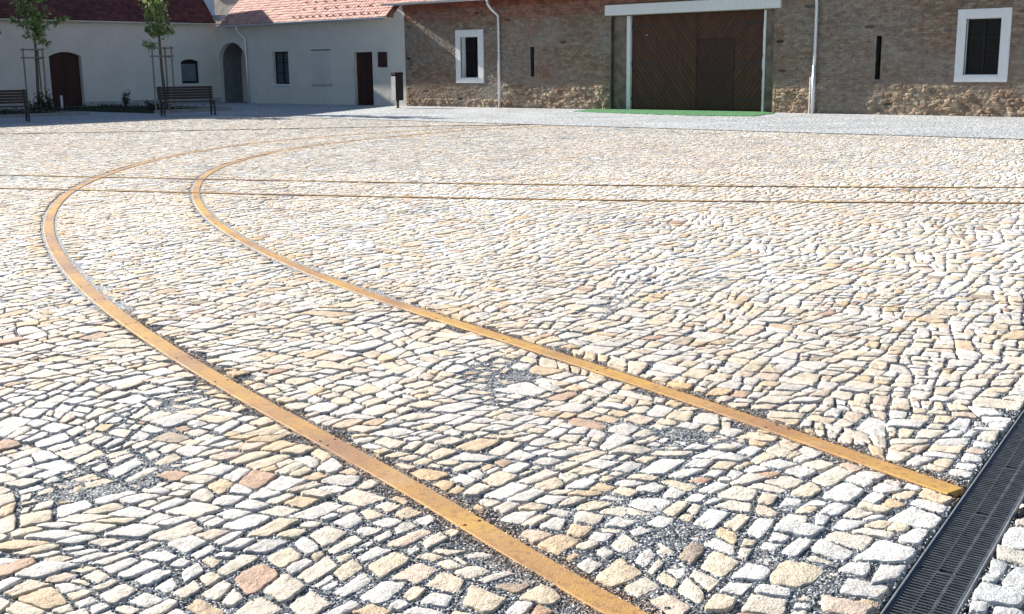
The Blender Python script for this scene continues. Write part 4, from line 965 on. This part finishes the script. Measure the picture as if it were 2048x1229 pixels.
def cover(s0, s1, n0, n1, cnt, seed, lab):
    rg = np.random.default_rng(seed); p = np.c_[rg.uniform(s0, s1, cnt), rg.uniform(n0, n1, cnt), rg.beta(1, 3, cnt)*.22+.05]
    V, F, C = leaf_cloud(p, .05, [(.018, .032, .014), (.03, .05, .02)], seed); o = npmesh('ground_cover', V, [F], LEAF, None, C); o.matrix_world = TW; o['kind'] = 'stuff'; tag(o, lab, 'ground cover')
cover(.5, 7.4, -20, -10.9, 1300, 5, 'low dark green ground cover in the left planting bed')
cover(.5, 8.7, -8.9, -6.1, 450, 6, 'low dark green ground cover in the bed behind the bench')
m = MB(); m.box(-.035, .035, -.035, .035, 0, .5, bev=.008); m.box(-.04, .04, -.04, .04, .5, .53, bev=.006); o = m.build('marker_post', TRIM); o.matrix_world = TWat(1.6, -8.35); tag(o, 'small white marker post in front of the arched double door', 'post')

# ------------------------------------------------------------------ young trees in stake frames
def tree(T, lab, H, crown, seed, stakes=True, cl=None):
    """crown: list of (z, radius) profile; cl: extra side sprays (z, ang, len)"""
    rg = np.random.default_rng(seed); t = thing('young_tree', lab, 'tree', T, 'young staked trees')
    m = MB(); lean = rg.normal(0, .02, 2)
    zz = np.linspace(0, H, 14); ctr = [Vector((lean[0]*z+.03*math.sin(z*1.3+seed), lean[1]*z+.02*math.cos(z), z)) for z in zz]
    m.tube(ctr, [.055*(1-.85*z/H)+.006 for z in zz], 8)
    def at(z): i = min(int(z/H*13), 12); f = z/H*13-i; return ctr[i].lerp(ctr[i+1], f)
    pts = []
    zlo, zhi = crown[0][0], crown[-1][0]
    nb = 60
    for i in range(nb):
        z = zlo-.25+(zhi-zlo)*(i+rg.random()*.9)/nb; r = np.interp(z+.3, [c[0] for c in crown], [c[1] for c in crown])*rg.uniform(.55, 1.12)
        a = rg.uniform(0, 6.28); p0 = at(max(z, .5)); p2 = p0+Vector((r*math.cos(a), r*math.sin(a), r*rg.uniform(.45, 1.1))); p1 = p0.lerp(p2, .5)+Vector((0, 0, -.06))
        m.tube([p0, p1, p2], [.014, .009, .003], 5)
        for c in range(4):
            f = rg.uniform(.35, 1.05); q = p0.lerp(p2, f); 
            for _ in range(int(6+rg.integers(0, 9))): pts.append(tuple(np.array(q)+rg.normal(0, .085, 3)))
    for (z, a, ln, up_) in (cl or []):
        p0 = at(z); p2 = p0+Vector((ln*math.cos(a), ln*math.sin(a), up_)); p1 = p0.lerp(p2, .5)+Vector((0, 0, .03)); m.tube([p0, p1, p2], [.012, .008, .003], 5)
        for f in (.45, .6, .75, .9, 1.0):
            q = p0.lerp(p2, f)
            for _ in range(int(14*(f+.2))): pts.append(tuple(np.array(q)+rg.normal(0, .07, 3)))
    m.build('trunk', BARK, t, True)
    V, F, C = leaf_cloud(pts, .08, [(.22, .30, .10), (.30, .39, .14), (.15, .22, .08), (.36, .45, .20)], seed); npmesh('crown', V, [F], LEAF, t, C)
    if stakes:
        w = .38
        cs = [(w*math.cos(a), w*math.sin(a)) for a in (R_(95), R_(215), R_(335))]
        sf = thing('stake_frame', 'wooden three-post stake frame around the '+('left' if seed < 20 else 'right')+' young tree', 'tree support', T, 'wooden stake frames')
        for x, y in cs:
            p = MB(); p.tube([(x, y, 0), (x*.97, y*.97, 2.22)], .03, 8); p.build('post', PALE, sf)
        for zc in (2.17, 1.9):
            for i in range(3):
                a_, b_ = Vector((*cs[i], zc)), Vector((*cs[(i+1) % 3], zc)); d_ = (b_-a_).normalized(); p = MB(); nn_ = Vector((-d_.y, d_.x, 0))*(-.045); p.tube([a_-d_*.06+nn_, b_+d_*.06+nn_], .024, 6); p.build('rail', PALE, sf)
        p = MB(); p.tube([(cs[0][0], cs[0][1], 1.86), (0, 0, 1.88)], .012, 6); p.tube([(cs[2][0], cs[2][1], 1.86), (0, 0, 1.88)], .012, 6); p.build('tie', DARKM, sf)
T1 = TWat(5.0, -11.0); T2 = TWat(8.3, -8.1)
R1 = -TH   # local angles below are relative to the image: rotate frame back so +x is camera right
T1 = Matrix.Translation(T1.translation); T2 = Matrix.Translation(T2.translation)
tree(T1, 'slender young tree with wide side twigs left of the arched double door', 6.2, [(2.7, .30), (3.3, .55), (3.9, .72), (4.6, .85), (5.4, .8), (6.1, .3)], 11, True, [(2.75, R_(8), 1.05, .45), (2.8, R_(160), .85, .38), (2.5, R_(20), .35, -.1)])
tree(T2, 'slender young tree with narrow crown behind the park bench', 6.4, [(2.75, .28), (3.3, .40), (3.9, .62), (4.6, .75), (5.5, .8), (6.3, .3)], 22, True, [(2.6, R_(-5), .42, .15), (2.35, R_(185), .40, -.12), (2.7, R_(175), .35, .1)])
T3 = Matrix.Translation((-20.9, 43.2, 0))
tree(T3, 'young tree at the left edge, only its lowest twigs in view', 6., [(2.6, .5), (3.4, .8), (4.4, .9), (5.9, .3)], 13, False, [(2.75, R_(-4), 2.3, .05), (2.9, R_(5), 1.9, .35)])
